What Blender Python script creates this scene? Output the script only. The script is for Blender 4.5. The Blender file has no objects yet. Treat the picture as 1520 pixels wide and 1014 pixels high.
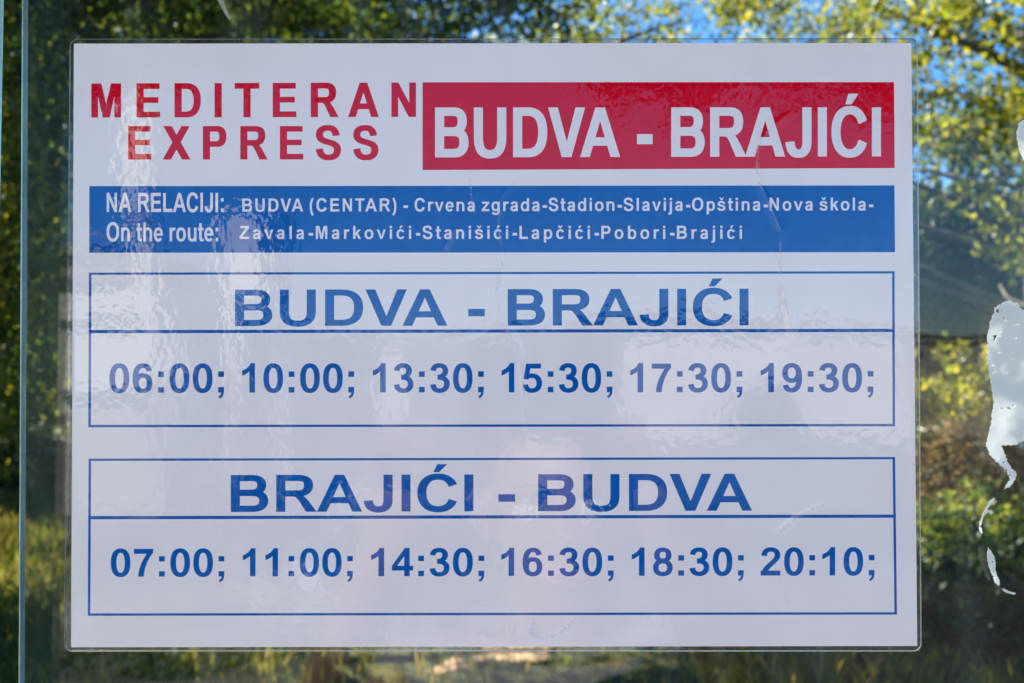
import bpy, bmesh, math, random
import numpy as np
from mathutils import Vector, Matrix, noise
from mathutils.geometry import tessellate_polygon, delaunay_2d_cdt

random.seed(7)
rng = np.random.default_rng(7)
R = math.radians
sc = bpy.context.scene

# ------------------------------------------------------------------ camera
CAM = Vector((0.0, -0.42, 1.65))
PITCH = R(0.7)
F = 1744.0                                  # focal length in photograph pixels (frame 1520 wide)
cd = bpy.data.cameras.new('camera')
cam = bpy.data.objects.new('camera', cd)
sc.collection.objects.link(cam)
cam.location = CAM
cam.rotation_euler = (R(90) + PITCH, 0, 0)
cd.sensor_width = 36
cd.lens = 36 * F / 1520
cd.clip_start = 0.01
cd.clip_end = 2000
cd.dof.use_dof = True
cd.dof.focus_distance = 0.419
cd.dof.aperture_fstop = 20.0
sc.camera = cam

# ------------------------------------------------------------------ world and sun
SUN_EL, SUN_AZ = 36.0, -30.0                # azimuth from +Y towards +X
w = bpy.data.worlds.new("World")
sc.world = w
w.use_nodes = True
nt = w.node_tree
bg = nt.nodes['Background']
sky = nt.nodes.new('ShaderNodeTexSky')
sky.sky_type = 'NISHITA'
sky.sun_disc = False
sky.sun_elevation = R(SUN_EL)
sky.sun_rotation = R(SUN_AZ)
sky.air_density = 1.0
sky.dust_density = 0.1
sky.ozone_density = 4.0
sky.altitude = 3000
sat = nt.nodes.new('ShaderNodeHueSaturation')       # deep clear southern blue
sat.inputs['Saturation'].default_value = 1.2
nt.links.new(sky.outputs[0], sat.inputs['Color'])
nt.links.new(sat.outputs[0], bg.inputs[0])
bg.inputs[1].default_value = 0.052
sl = bpy.data.lights.new('sun', 'SUN')
sl.energy = 5.0
sl.angle = R(0.5)
sl.color = (1.0, 0.93, 0.82)
sun = bpy.data.objects.new('sun', sl)
sc.collection.objects.link(sun)
d = Vector((math.sin(R(SUN_AZ)) * math.cos(R(SUN_EL)), math.cos(R(SUN_AZ)) * math.cos(R(SUN_EL)), math.sin(R(SUN_EL))))
sun.rotation_euler = d.to_track_quat('Z', 'Y').to_euler()
sun.location = (-6, 5, 8)
sc.view_settings.view_transform = 'Standard'
sc.view_settings.look = 'None'
sc.view_settings.gamma = 1
sc.view_settings.use_curve_mapping = False
sc.view_settings.exposure = 2.3
sc.cycles.max_bounces = 8
sc.cycles.transparent_max_bounces = 24
sc.cycles.caustics_reflective = False

# ------------------------------------------------------------------ helpers
def tag(o, label=None, cat=None, group=None, kind=None):
    if label: o['label'] = label
    if cat: o['category'] = cat
    if group: o['group'] = group
    if kind: o['kind'] = kind
    return o

def link(name, me, mat=None, parent=None, loc=None):
    o = bpy.data.objects.new(name, me)
    sc.collection.objects.link(o)
    if me is not None and mat is not None and not me.materials:
        me.materials.append(mat)
    if parent is not None: o.parent = parent
    if loc is not None: o.location = loc
    return o

def empty(name, loc=(0, 0, 0), rz=0.0):
    o = bpy.data.objects.new(name, None)
    sc.collection.objects.link(o)
    o.location = loc
    o.rotation_euler = (0, 0, rz)
    o.empty_display_size = 0.05
    return o

def mesh(name, verts, faces, smooth=False):
    me = bpy.data.meshes.new(name)
    me.from_pydata([tuple(v) for v in verts], [], [tuple(f) for f in faces])
    if smooth:
        me.polygons.foreach_set('use_smooth', [True] * len(me.polygons))
    me.update()
    return me

def np_mesh(name, co, faces, smooth=False):
    """co (N,3) array, faces (M,k) array with fixed k"""
    me = bpy.data.meshes.new(name)
    k = faces.shape[1]
    me.vertices.add(len(co)); me.vertices.foreach_set('co', co.astype(np.float32).ravel())
    me.loops.add(faces.size); me.loops.foreach_set('vertex_index', faces.astype(np.int32).ravel())
    me.polygons.add(len(faces))
    me.polygons.foreach_set('loop_start', np.arange(0, faces.size, k, dtype=np.int32))
    me.polygons.foreach_set('loop_total', np.full(len(faces), k, dtype=np.int32))
    if smooth: me.polygons.foreach_set('use_smooth', np.ones(len(faces), bool))
    me.update(calc_edges=True)
    return me

def box(name, a, b, bevel=0.0, seg=2):
    bm = bmesh.new()
    bmesh.ops.create_cube(bm, size=1)
    for v in bm.verts:
        v.co = Vector([(a[i] + b[i]) / 2 + v.co[i] * (b[i] - a[i]) for i in range(3)])
    if bevel > 0:
        bmesh.ops.bevel(bm, geom=bm.edges[:], offset=bevel, segments=seg, profile=0.5, affect='EDGES')
    me = bpy.data.meshes.new(name)
    bm.to_mesh(me); bm.free()
    return me

def tube(name, pts, radii, n=8, close_tip=True, wob=0.0):
    vs, fs = [], []
    up = Vector((0, 0, 1))
    for i, p in enumerate(pts):
        p = Vector(p)
        t = (Vector(pts[min(i + 1, len(pts) - 1)]) - Vector(pts[max(i - 1, 0)])).normalized()
        a = t.cross(up if abs(t.z) < 0.95 else Vector((1, 0, 0))).normalized()
        b = t.cross(a)
        for k in range(n):
            th = 2 * math.pi * k / n
            r = radii[i] * (1 + wob * noise.noise(Vector((p.x * 3 + math.cos(th), p.z * 3, math.sin(th)))))
            vs.append(p + a * (math.cos(th) * r) + b * (math.sin(th) * r))
    for i in range(len(pts) - 1):
        for k in range(n):
            fs.append((i * n + k, i * n + (k + 1) % n, (i + 1) * n + (k + 1) % n, (i + 1) * n + k))
    fs.append(tuple(range(n - 1, -1, -1)))
    fs.append(tuple((len(pts) - 1) * n + k for k in range(n)))
    return mesh(name, vs, fs, True)

def material(name, base=(0.5, 0.5, 0.5), rough=0.6, var=None, scale=5.0, bump=0.0, bscale=20.0, spec=0.5, metal=0.0, detail=6, coords='Object'):
    m = bpy.data.materials.new(name); m.use_nodes = True
    n = m.node_tree; p = n.nodes['Principled BSDF']
    p.inputs['Base Color'].default_value = (*base, 1)
    p.inputs['Roughness'].default_value = rough
    p.inputs['Specular IOR Level'].default_value = spec
    p.inputs['Metallic'].default_value = metal
    tc = n.nodes.new('ShaderNodeTexCoord')
    if var:
        no = n.nodes.new('ShaderNodeTexNoise'); no.inputs['Scale'].default_value = scale; no.inputs['Detail'].default_value = detail
        n.links.new(tc.outputs[coords], no.inputs['Vector'])
        cr = n.nodes.new('ShaderNodeValToRGB')
        cr.color_ramp.elements[0].position = 0.32; cr.color_ramp.elements[1].position = 0.68
        cr.color_ramp.elements[0].color = (*base, 1); cr.color_ramp.elements[1].color = (*var, 1)
        n.links.new(no.outputs[0], cr.inputs[0]); n.links.new(cr.outputs[0], p.inputs['Base Color'])
    if bump > 0:
        nb = n.nodes.new('ShaderNodeTexNoise'); nb.inputs['Scale'].default_value = bscale; nb.inputs['Detail'].default_value = 5
        n.links.new(tc.outputs[coords], nb.inputs['Vector'])
        bn = n.nodes.new('ShaderNodeBump'); bn.inputs['Strength'].default_value = 1.0; bn.inputs['Distance'].default_value = bump
        n.links.new(nb.outputs[0], bn.inputs['Height']); n.links.new(bn.outputs[0], p.inputs['Normal'])
    return m

def leaf_material(name, c1, c2, c3, transl=0.45, gloss=0.04, rough=0.45):
    """dark leaf, mid leaf, yellow leaf; each leaf takes its own colour"""
    m = bpy.data.materials.new(name); m.use_nodes = True
    n = m.node_tree; n.nodes.clear()
    out = n.nodes.new('ShaderNodeOutputMaterial')
    ge = n.nodes.new('ShaderNodeNewGeometry')
    cr = n.nodes.new('ShaderNodeValToRGB')
    e = cr.color_ramp.elements
    e[0].color = (*c1, 1); e[1].color = (*c3, 1); e[1].position = 0.95
    k = e.new(0.55); k.color = (*c2, 1)
    n.links.new(ge.outputs['Random Per Island'], cr.inputs[0])
    di = n.nodes.new('ShaderNodeBsdfDiffuse'); tr = n.nodes.new('ShaderNodeBsdfTranslucent')
    hs = n.nodes.new('ShaderNodeHueSaturation'); hs.inputs['Hue'].default_value = 0.485; hs.inputs['Saturation'].default_value = 1.12; hs.inputs['Value'].default_value = 2.2
    n.links.new(cr.outputs[0], di.inputs[0]); n.links.new(cr.outputs[0], hs.inputs['Color']); n.links.new(hs.outputs[0], tr.inputs[0])
    mx = n.nodes.new('ShaderNodeMixShader'); mx.inputs[0].default_value = transl
    n.links.new(di.outputs[0], mx.inputs[1]); n.links.new(tr.outputs[0], mx.inputs[2])
    gl = n.nodes.new('ShaderNodeBsdfGlossy'); gl.inputs['Roughness'].default_value = rough
    m2 = n.nodes.new('ShaderNodeMixShader'); m2.inputs[0].default_value = gloss
    n.links.new(mx.outputs[0], m2.inputs[1]); n.links.new(gl.outputs[0], m2.inputs[2])
    n.links.new(m2.outputs[0], out.inputs[0])
    return m

# the sheet hangs in the plane y = 0; measurements on it were read off as picture
# coordinates and are turned into metres on a vertical plane at depth y
def on(px, py, y=0.0):
    x = (px - 760) / F; z = (507 - py) / F
    dx, dy, dz = x, math.cos(PITCH) - z * math.sin(PITCH), math.sin(PITCH) + z * math.cos(PITCH)
    t = (y - CAM.y) / dy
    return (dx * t, CAM.z + dz * t)

# ------------------------------------------------------------------ lettering (grotesque bold, own outlines)
def cub(p0, p1, p2, p3, n=14):
    r = []
    for i in range(1, n + 1):
        t = i / n; s = 1 - t
        r.append((s**3*p0[0]+3*s*s*t*p1[0]+3*s*t*t*p2[0]+t**3*p3[0], s**3*p0[1]+3*s*s*t*p1[1]+3*s*t*t*p2[1]+t**3*p3[1]))
    return r

def path(*seq):
    """numbers: 2 -> line to, 6 -> cubic to"""
    pts = [seq[0]]
    for s in seq[1:]:
        if len(s) == 2: pts.append(s)
        else: pts += cub(pts[-1], s[0:2], s[2:4], s[4:6])
    return pts

def ell(cx, cy, rx, ry, a0=0, a1=360, n=44, e=2.25):
    pts = []
    for i in range(n + 1):
        a = R(a0 + (a1 - a0) * i / n)
        c, s = math.cos(a), math.sin(a)
        pts.append((cx + rx * math.copysign(abs(c) ** (2 / e), c), cy + ry * math.copysign(abs(s) ** (2 / e), s)))
    return pts

def ribbon(pts, v, h, closed=False):
    """strip of quads along a centre line, v thick where it runs upright and h where it runs level"""
    q = [pts[0]]
    for p in pts[1:]:
        if abs(p[0] - q[-1][0]) + abs(p[1] - q[-1][1]) > 0.5: q.append(p)
    if closed and abs(q[0][0] - q[-1][0]) + abs(q[0][1] - q[-1][1]) < 1: q.pop()
    n = len(q); L, Rr = [], []
    for i in range(n):
        a = q[(i - 1) % n] if (closed or i > 0) else q[i]
        b = q[(i + 1) % n] if (closed or i < n - 1) else q[i]
        tx, ty = b[0] - a[0], b[1] - a[1]; l = math.hypot(tx, ty); tx /= l; ty /= l
        wd = math.sqrt((v * ty) ** 2 + (h * tx) ** 2) / 2
        L.append((q[i][0] - ty * wd, q[i][1] + tx * wd)); Rr.append((q[i][0] + ty * wd, q[i][1] - tx * wd))
    out = []
    for i in range(n if closed else n - 1):
        j = (i + 1) % n
        out.append([L[i], Rr[i], Rr[j], L[j]])
    return out

def bx(x0, y0, x1, y1): return [[(x0, y0), (x1, y0), (x1, y1), (x0, y1)]]
CV, CH, LV, LH = 146, 121, 138, 108
def rc(*s): return ribbon(path(*s), CV, CH)
def rl(*s): return ribbon(path(*s), LV, LH)
def rd(*s): return ribbon(path(*s), 138, 114)
def acute(x): return [[(x - 75, 760), (x + 18, 760), (x + 148, 915), (x - 14, 915)]]
def lacute(x): return [[(x - 72, 580), (x + 12, 580), (x + 135, 735), (x - 18, 735)]]
def caron(x): return [[(x - 140, 735), (x - 65, 735), (x, 655), (x, 578), (x - 50, 578)], [(x + 140, 735), (x + 65, 735), (x, 655), (x, 578), (x + 50, 578)]]
six = lambda: [rd((437, 530), (418, 622, 370, 662, 297, 662), (170, 662, 107, 555, 107, 345), (107, 140, 170, 45, 285, 45)), ribbon(ell(287, 233, 163, 188), 138, 112, True)]
G = {
 'A': (722, [[[(0, 0), (157, 0), (360, 552), (360, 716), (284, 716)]], [[(436, 716), (360, 716), (360, 552), (563, 0), (720, 0)]], [[(190, 163), (528, 163), (486, 284), (232, 284)]]]),
 'B': (722, [bx(75, 0, 221, 716), rc((221, 656), (410, 656), (505, 656, 567, 615, 567, 520), (567, 425, 505, 371, 400, 371), (221, 371)), rc((221, 366), (420, 366), (540, 366, 600, 310, 600, 214), (600, 115, 535, 60, 420, 60), (221, 60))]),
 'C': (722, [ribbon(ell(372, 359, 257, 316, 24, 336), CV, CH)]),
 'D': (722, [bx(75, 0, 221, 716), rc((221, 656), (340, 656), (530, 656, 612, 545, 612, 359), (612, 170, 530, 60, 340, 60), (221, 60))]),
 'E': (667, [bx(75, 0, 221, 716), bx(221, 595, 606, 716), bx(221, 305, 580, 425), bx(221, 0, 621, 121)]),
 'I': (278, [bx(68, 0, 213, 716)]),
 'J': (556, [rc((411, 716), (411, 220), (411, 95, 350, 42, 258, 42), (165, 42, 102, 95, 97, 215))]),
 'L': (611, [bx(76, 0, 221, 710), bx(221, 0, 583, 121)]),
 'M': (833, [[[(69, 716), (285, 716), (417, 228), (347, 0), (203, 564), (203, 0), (69, 0)]], [[(417, 228), (547, 716), (765, 716), (765, 0), (631, 0), (631, 564), (488, 0), (347, 0)]]]),
 'N': (722, [[[(73, 0), (73, 716), (214, 716), (207, 467), (207, 0)]], [[(214, 716), (507, 238), (507, 716), (641, 716), (641, 0), (496, 0), (207, 467)]]]),
 'O': (778, [ribbon(ell(389, 359, 272, 316), CV, CH, True)]),
 'P': (667, [bx(75, 0, 221, 716), rc((221, 656), (400, 656), (505, 656, 553, 600, 553, 495), (553, 385, 505, 331, 400, 331), (221, 331))]),
 'R': (722, [bx(75, 0, 221, 716), rc((221, 656), (420, 656), (535, 656, 590, 610, 590, 513), (590, 410, 530, 356, 420, 356), (221, 356)),
       [[(300, 300), (345, 299), (385, 282), (425, 230), (550, 0), (722, 0), (590, 212), (545, 272), (490, 330), (400, 350), (300, 350)]]]),
 'S': (667, [rc((522, 508), (515, 620, 440, 677, 325, 677), (190, 677, 112, 620, 112, 532), (112, 435, 190, 405, 330, 372), (480, 338, 557, 300, 557, 205), (557, 100, 470, 41, 337, 41), (205, 41, 125, 105, 111, 226))]),
 'T': (611, [bx(21, 595, 590, 716), bx(233, 0, 378, 595)]),
 'U': (722, [rc((144, 716), (144, 290), (144, 105, 220, 43, 360, 43), (500, 43, 576, 110, 576, 290), (576, 716))]),
 'V': (667, [[[(0, 716), (158, 716), (335, 186), (411, 0), (254, 0)]], [[(335, 186), (509, 716), (664, 716), (411, 0)]]]),
 'X': (667, [[[(4, 0), (180, 0), (644, 716), (470, 716)]], [[(22, 716), (198, 716), (664, 0), (484, 0)]]]),
 'Z': (611, [[[(20, 0), (20, 130), (392, 595), (583, 604), (195, 121), (598, 121), (598, 0)]], [[(62, 595), (62, 716), (583, 716), (583, 604), (392, 595)]]]),
 '0': (556, [ribbon(ell(278, 353, 170, 308, e=2.35), 138, 114, True)]),
 '1': (556, [[[(393, 0), (256, 0), (256, 517), (215, 480), (150, 440), (79, 413), (79, 537), (150, 570), (215, 618), (262, 675), (281, 719), (393, 719)]]]),
 '2': (556, [rd((110, 500), (115, 610, 180, 662, 274, 662), (375, 662, 436, 605, 436, 520), (436, 450, 385, 395, 310, 325), (225, 245, 155, 190, 120, 90)), bx(25, 0, 505, 127)]),
 '3': (556, [rd((106, 532), (120, 620, 180, 662, 264, 662), (350, 662, 408, 615, 408, 535), (408, 440, 330, 380, 215, 375)), rd((215, 368), (350, 372, 447, 325, 447, 213), (447, 105, 370, 45, 270, 45), (170, 45, 112, 100, 104, 198))]),
 '4': (556, [[[(21, 264), (151, 264), (317, 508), (317, 697)]], bx(317, 0, 449, 719), bx(21, 144, 532, 265)]),
 '5': (556, [[[(60, 330), (176, 314), (232, 590), (232, 706), (125, 706)]], bx(200, 586, 488, 706), rd((120, 345), (160, 398, 205, 410, 262, 410), (375, 410, 447, 340, 447, 232), (447, 110, 375, 45, 268, 45), (175, 45, 115, 95, 106, 192))]),
 '6': (556, six()),
 '7': (556, [[[(42, 579), (42, 706), (513, 706), (513, 606), (440, 510), (352, 579)]], [[(440, 510), (370, 370), (318, 220), (290, 80), (284, 0), (148, 0), (152, 80), (180, 220), (228, 350), (290, 470), (352, 579)]]]),
 '8': (556, [ribbon(ell(278, 524, 143, 138), 138, 110, True), ribbon(ell(278, 204, 171, 160), 138, 110, True)]),
 '9': (556, [[[(556 - x, 707 - y) for x, y in f] for f in part] for part in six()]),
 ':': (333, [bx(96, 0, 237, 137), bx(96, 382, 237, 519)]),
 ';': (333, [bx(96, 382, 237, 519), [[(96, 137), (237, 137), (237, 40), (225, -45), (190, -105), (130, -150), (100, -95), (140, -70), (162, -35), (168, 0), (96, 0)]]]),
 '-': (333, [bx(54, 184, 320, 330)]),
 '(': (333, [ribbon(path((262, 730), (155, 600, 120, 430, 120, 262), (120, 90, 155, -80, 262, -208)), 128, 110)]),
 ')': (333, [ribbon(path((71, 730), (178, 600, 213, 430, 213, 262), (213, 90, 178, -80, 71, -208)), 128, 110)]),
 'a': (556, [rl((112, 372), (130, 440, 190, 477, 275, 477), (380, 477, 418, 440, 418, 350), (418, 120), (418, 70, 424, 35, 440, 0)), rl((418, 300), (360, 272, 290, 268, 230, 254), (150, 238, 106, 205, 106, 148), (106, 85, 150, 42, 222, 42), (310, 42, 400, 95, 416, 200))]),
 'b': (611, [bx(66, 0, 203, 716), ribbon(ell(320, 259, 183, 217), LV, LH, True)]),
 'c': (556, [ribbon(ell(291, 259, 182, 217, 30, 328), LV, LH)]),
 'd': (611, [bx(408, 0, 545, 716), ribbon(ell(291, 259, 183, 217), LV, LH, True)]),
 'e': (556, [ribbon(ell(281, 259, 178, 217, -8, 322), LV, LH), bx(110, 215, 520, 300)]),
 'g': (611, [rl((477, 519), (477, 0), (477, -110, 410, -158, 300, -158), (200, -158, 135, -125, 115, -45)), ribbon(ell(292, 266, 183, 211), LV, LH, True)]),
 'h': (611, [bx(66, 0, 203, 716), rl((134, 270), (134, 400, 200, 475, 305, 475), (415, 475, 478, 430, 478, 310), (478, 0))]),
 'i': (278, [bx(72, 0, 209, 519), bx(72, 589, 209, 716)]),
 'j': (278, [rl((140, 519), (140, -60), (140, -130, 100, -157, 40, -157), (-15, -150)), bx(72, 589, 209, 716)]),
 'k': (556, [bx(66, 0, 203, 716), [[(195, 160), (195, 325), (364, 519), (533, 519), (355, 329), (267, 234)]], [[(355, 329), (546, 0), (398, 0), (267, 234)]]]),
 'l': (278, [bx(72, 0, 209, 716)]),
 'm': (889, [bx(62, 0, 199, 519), rl((130, 280), (130, 410, 190, 475, 285, 475), (385, 475, 444, 430, 444, 310), (444, 0)), rl((444, 280), (444, 410, 505, 475, 600, 475), (700, 475, 758, 430, 758, 310), (758, 0))]),
 'n': (611, [bx(66, 0, 203, 519), rl((134, 270), (134, 400, 200, 475, 305, 475), (415, 475, 478, 430, 478, 310), (478, 0))]),
 'o': (611, [ribbon(ell(305, 259, 197, 217), LV, LH, True)]),
 'p': (611, [bx(68, -198, 205, 519), ribbon(ell(322, 259, 183, 217), LV, LH, True)]),
 'r': (389, [bx(65, 0, 202, 519), rl((134, 230), (134, 400, 200, 468, 290, 470), (330, 470, 350, 465, 380, 448))]),
 's': (556, [rl((440, 365), (425, 440, 370, 479, 268, 479), (160, 479, 105, 440, 105, 385), (105, 320, 170, 300, 270, 280), (390, 255, 448, 225, 448, 150), (448, 80, 380, 41, 272, 41), (165, 41, 105, 85, 92, 165))]),
 't': (333, [rl((150, 690), (150, 170), (150, 75, 180, 48, 240, 50), (322, 62)), bx(14, 410, 318, 519)]),
 'u': (611, [rl((134, 519), (134, 220), (134, 95, 190, 45, 300, 45), (410, 45, 477, 110, 477, 250)), bx(408, 0, 545, 519)]),
 'v': (556, [[[(4, 519), (149, 519), (280, 150), (341, 0), (217, 0)]], [[(280, 150), (407, 519), (548, 519), (341, 0)]]]),
 'z': (500, [[[(16, 0), (16, 108), (300, 405), (477, 422), (192, 114), (487, 114), (487, 0)]], [[(42, 405), (42, 519), (477, 519), (477, 422), (300, 405)]]]),
}
G['Ć'] = (722, G['C'][1] + [acute(372)])
G['ć'] = (556, G['c'][1] + [lacute(291)])
G['č'] = (556, G['c'][1] + [caron(285)])
G['š'] = (556, G['s'][1] + [caron(278)])
KERN = {'VA': -74, 'AV': -74, 'TA': -74, 'AR': 0}

def extent(ch):
    xs = [p[0] for part in G[ch][1] for f in part for p in f]
    return min(xs), max(xs)

def text_faces(s, x0, x1, yt0, yb0, yt1=None, yb1=None, hs=None):
    """lay the words out between x0 and x1; caps reach yt, the baseline is yb (left, right end)"""
    if yt1 is None: yt1, yb1 = yt0, yb0
    pos, x = [], 0.0
    for i, ch in enumerate(s):
        if i: x += KERN.get(s[i - 1:i + 1], 0)
        pos.append(x)
        x += 278 if ch == ' ' else G[ch][0]
    a = extent(s[0])[0]; b = pos[-1] + extent(s[-1])[1]
    n = len(s) - 1
    if hs is None or n == 0:
        hs = (x1 - x0) / (b - a); tr = 0
    else:
        tr = ((x1 - x0) / hs - (b - a)) / n
    out = []
    for i, ch in enumerate(s):
        if ch == ' ': continue
        for k, part in enumerate(G[ch][1]):
            for f in part:
                q = []
                for (gx, gy) in f:
                    X = x0 + (pos[i] + tr * i + gx - a) * hs
                    t = (X - x0) / (x1 - x0)
                    yb = yb0 + (yb1 - yb0) * t; yt = yt0 + (yt1 - yt0) * t
                    q.append((X, yb - gy / 716 * (yb - yt)))
                out.append((q, k))
    return out

def merge_faces(faces, base=None):
    """one flat layer out of overlapping outlines; with base, also what is left of base around them"""
    vs, es, polys = [], [], []
    for q in ([base] if base else []) + [f[0] for f in faces]:
        b = len(vs); m = len(q); vs += [Vector(p) for p in q]; es += [(b + i, b + (i + 1) % m) for i in range(m)]
        polys.append(np.array(q, float))
    ov, oe, of, _, _, _ = delaunay_2d_cdt(vs, es, [], 0, 1e-4)
    C = np.array([[sum(ov[k].x for k in f) / len(f), sum(ov[k].y for k in f) / len(f)] for f in of])
    def inside(poly):
        a, b = poly, np.roll(poly, -1, 0)
        lo, hi = poly.min(0), poly.max(0)
        m = np.where((C >= lo).all(1) & (C <= hi).all(1))[0]
        r = np.zeros(len(C), bool)
        if len(m):
            x, y = C[m, 0][:, None], C[m, 1][:, None]
            cr = ((a[:, 1] > y) != (b[:, 1] > y)) & (x < (b[:, 0] - a[:, 0]) * (y - a[:, 1]) / (b[:, 1] - a[:, 1] + 1e-12) + a[:, 0])
            r[m] = cr.sum(1) % 2 == 1
        return r
    txt = np.zeros(len(C), bool)
    for p in polys[1 if base else 0:]: txt |= inside(p)
    inner = [of[i] for i in np.where(txt)[0]]
    outer = [of[i] for i in np.where(inside(polys[0]) & ~txt)[0]] if base else []
    return ov, inner, outer

def flat_mesh(name, ov, fs, y):
    used = sorted({i for f in fs for i in f}); mp = {u_: i for i, u_ in enumerate(used)}
    vs = []
    for i in used:
        X, Z = on(ov[i].x, ov[i].y); vs.append((X, y, Z))
    out = []
    for f in fs:
        g_ = [mp[i] for i in f]
        a, b, c = (Vector(vs[k]) for k in g_[:3])
        out.append(g_ if (b - a).cross(c - a).y < 0 else g_[::-1])
    return mesh(name, vs, out)

def print_mesh(name, faces, y, mat, parent):
    ov, inner, _ = merge_faces(faces)
    return link(name, flat_mesh(name, ov, inner, y), mat, parent)

def quad(pts): return [(list(pts), 0)]

# ------------------------------------------------------------------ materials
M = {}
def paper_material(name, col, var, thin):
    """thin white paper: part of the light that strikes the back shines through"""
    m = bpy.data.materials.new(name); m.use_nodes = True
    n = m.node_tree; n.nodes.clear()
    out = n.nodes.new('ShaderNodeOutputMaterial'); tc = n.nodes.new('ShaderNodeTexCoord')
    no = n.nodes.new('ShaderNodeTexNoise'); no.inputs['Scale'].default_value = 45; no.inputs['Detail'].default_value = 8
    n.links.new(tc.outputs['Object'], no.inputs['Vector'])
    cr = n.nodes.new('ShaderNodeValToRGB'); cr.color_ramp.elements[0].color = (*col, 1); cr.color_ramp.elements[1].color = (*var, 1)
    cr.color_ramp.elements[0].position = 0.3; cr.color_ramp.elements[1].position = 0.7
    n.links.new(no.outputs[0], cr.inputs[0])
    di = n.nodes.new('ShaderNodeBsdfDiffuse'); tr = n.nodes.new('ShaderNodeBsdfTranslucent')
    n.links.new(cr.outputs[0], di.inputs[0]); n.links.new(cr.outputs[0], tr.inputs[0])
    mx = n.nodes.new('ShaderNodeMixShader'); mx.inputs[0].default_value = thin
    n.links.new(di.outputs[0], mx.inputs[1]); n.links.new(tr.outputs[0], mx.inputs[2]); n.links.new(mx.outputs[0], out.inputs[0])
    return m
def ink_material(name, col, var):
    """transparent printing ink: filters the light of the paper under it"""
    m = bpy.data.materials.new(name); m.use_nodes = True
    n = m.node_tree; n.nodes.clear()
    out = n.nodes.new('ShaderNodeOutputMaterial'); tc = n.nodes.new('ShaderNodeTexCoord')
    no = n.nodes.new('ShaderNodeTexNoise'); no.inputs['Scale'].default_value = 130; no.inputs['Detail'].default_value = 6
    n.links.new(tc.outputs['Object'], no.inputs['Vector'])
    cr = n.nodes.new('ShaderNodeValToRGB'); cr.color_ramp.elements[0].color = (*col, 1); cr.color_ramp.elements[1].color = (*var, 1)
    cr.color_ramp.elements[0].position = 0.35; cr.color_ramp.elements[1].position = 0.65
    n.links.new(no.outputs[0], cr.inputs[0])
    tr = n.nodes.new('ShaderNodeBsdfTransparent'); n.links.new(cr.outputs[0], tr.inputs[0]); n.links.new(tr.outputs[0], out.inputs[0])
    return m
M['paper'] = paper_material('paper', (0.89, 0.835, 0.89), (0.86, 0.805, 0.86), 0.082)
M['red'] = ink_material('red_ink', (0.87, 0.004, 0.06), (0.82, 0.003, 0.052))
M['blue'] = ink_material('blue_ink', (0.002, 0.245, 0.68), (0.002, 0.22, 0.63))
M['white_ink'] = ink_material('unprinted_white', (0.985, 0.985, 0.99), (0.975, 0.975, 0.985))
M['mint'] = material('mint_paint', (0.58, 0.86, 0.70), 0.4, (0.52, 0.79, 0.64), 40, 0.0004, 300)
M['bark'] = material('bark', (0.10, 0.075, 0.05), 0.9, (0.19, 0.15, 0.11), 6, 0.02, 25)
M['concrete'] = material('concrete', (0.36, 0.35, 0.33), 0.85, (0.27, 0.26, 0.25), 4, 0.004, 60)
M['asphalt'] = material('asphalt', (0.055, 0.055, 0.058), 0.85, (0.085, 0.083, 0.08), 1.3, 0.004, 120)
M['road_paint'] = material('road_paint', (0.75, 0.76, 0.78), 0.6, (0.6, 0.6, 0.62), 5)
M['white_wall'] = material('white_render', (0.80, 0.78, 0.74), 0.85, (0.72, 0.70, 0.66), 2, 0.002, 60)
M['cream_wall'] = material('cream_render', (0.56, 0.54, 0.50), 0.85, (0.34, 0.33, 0.31), 0.9)
M['grey_wall'] = material('grey_render', (0.34, 0.33, 0.31), 0.85, (0.28, 0.27, 0.26), 2)
M['window'] = material('window_glass', (0.03, 0.04, 0.05), 0.08)
M['white_metal'] = material('white_metal', (0.80, 0.80, 0.80), 0.4, (0.72, 0.72, 0.70), 8)
M['roof'] = material('roof_sheet', (0.30, 0.33, 0.31), 0.5)
M['dirt'] = material('dry_ground', (0.07, 0.062, 0.026), 0.95, (0.035, 0.05, 0.012), 1.1, 0.03, 9, spec=0.05)

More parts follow.
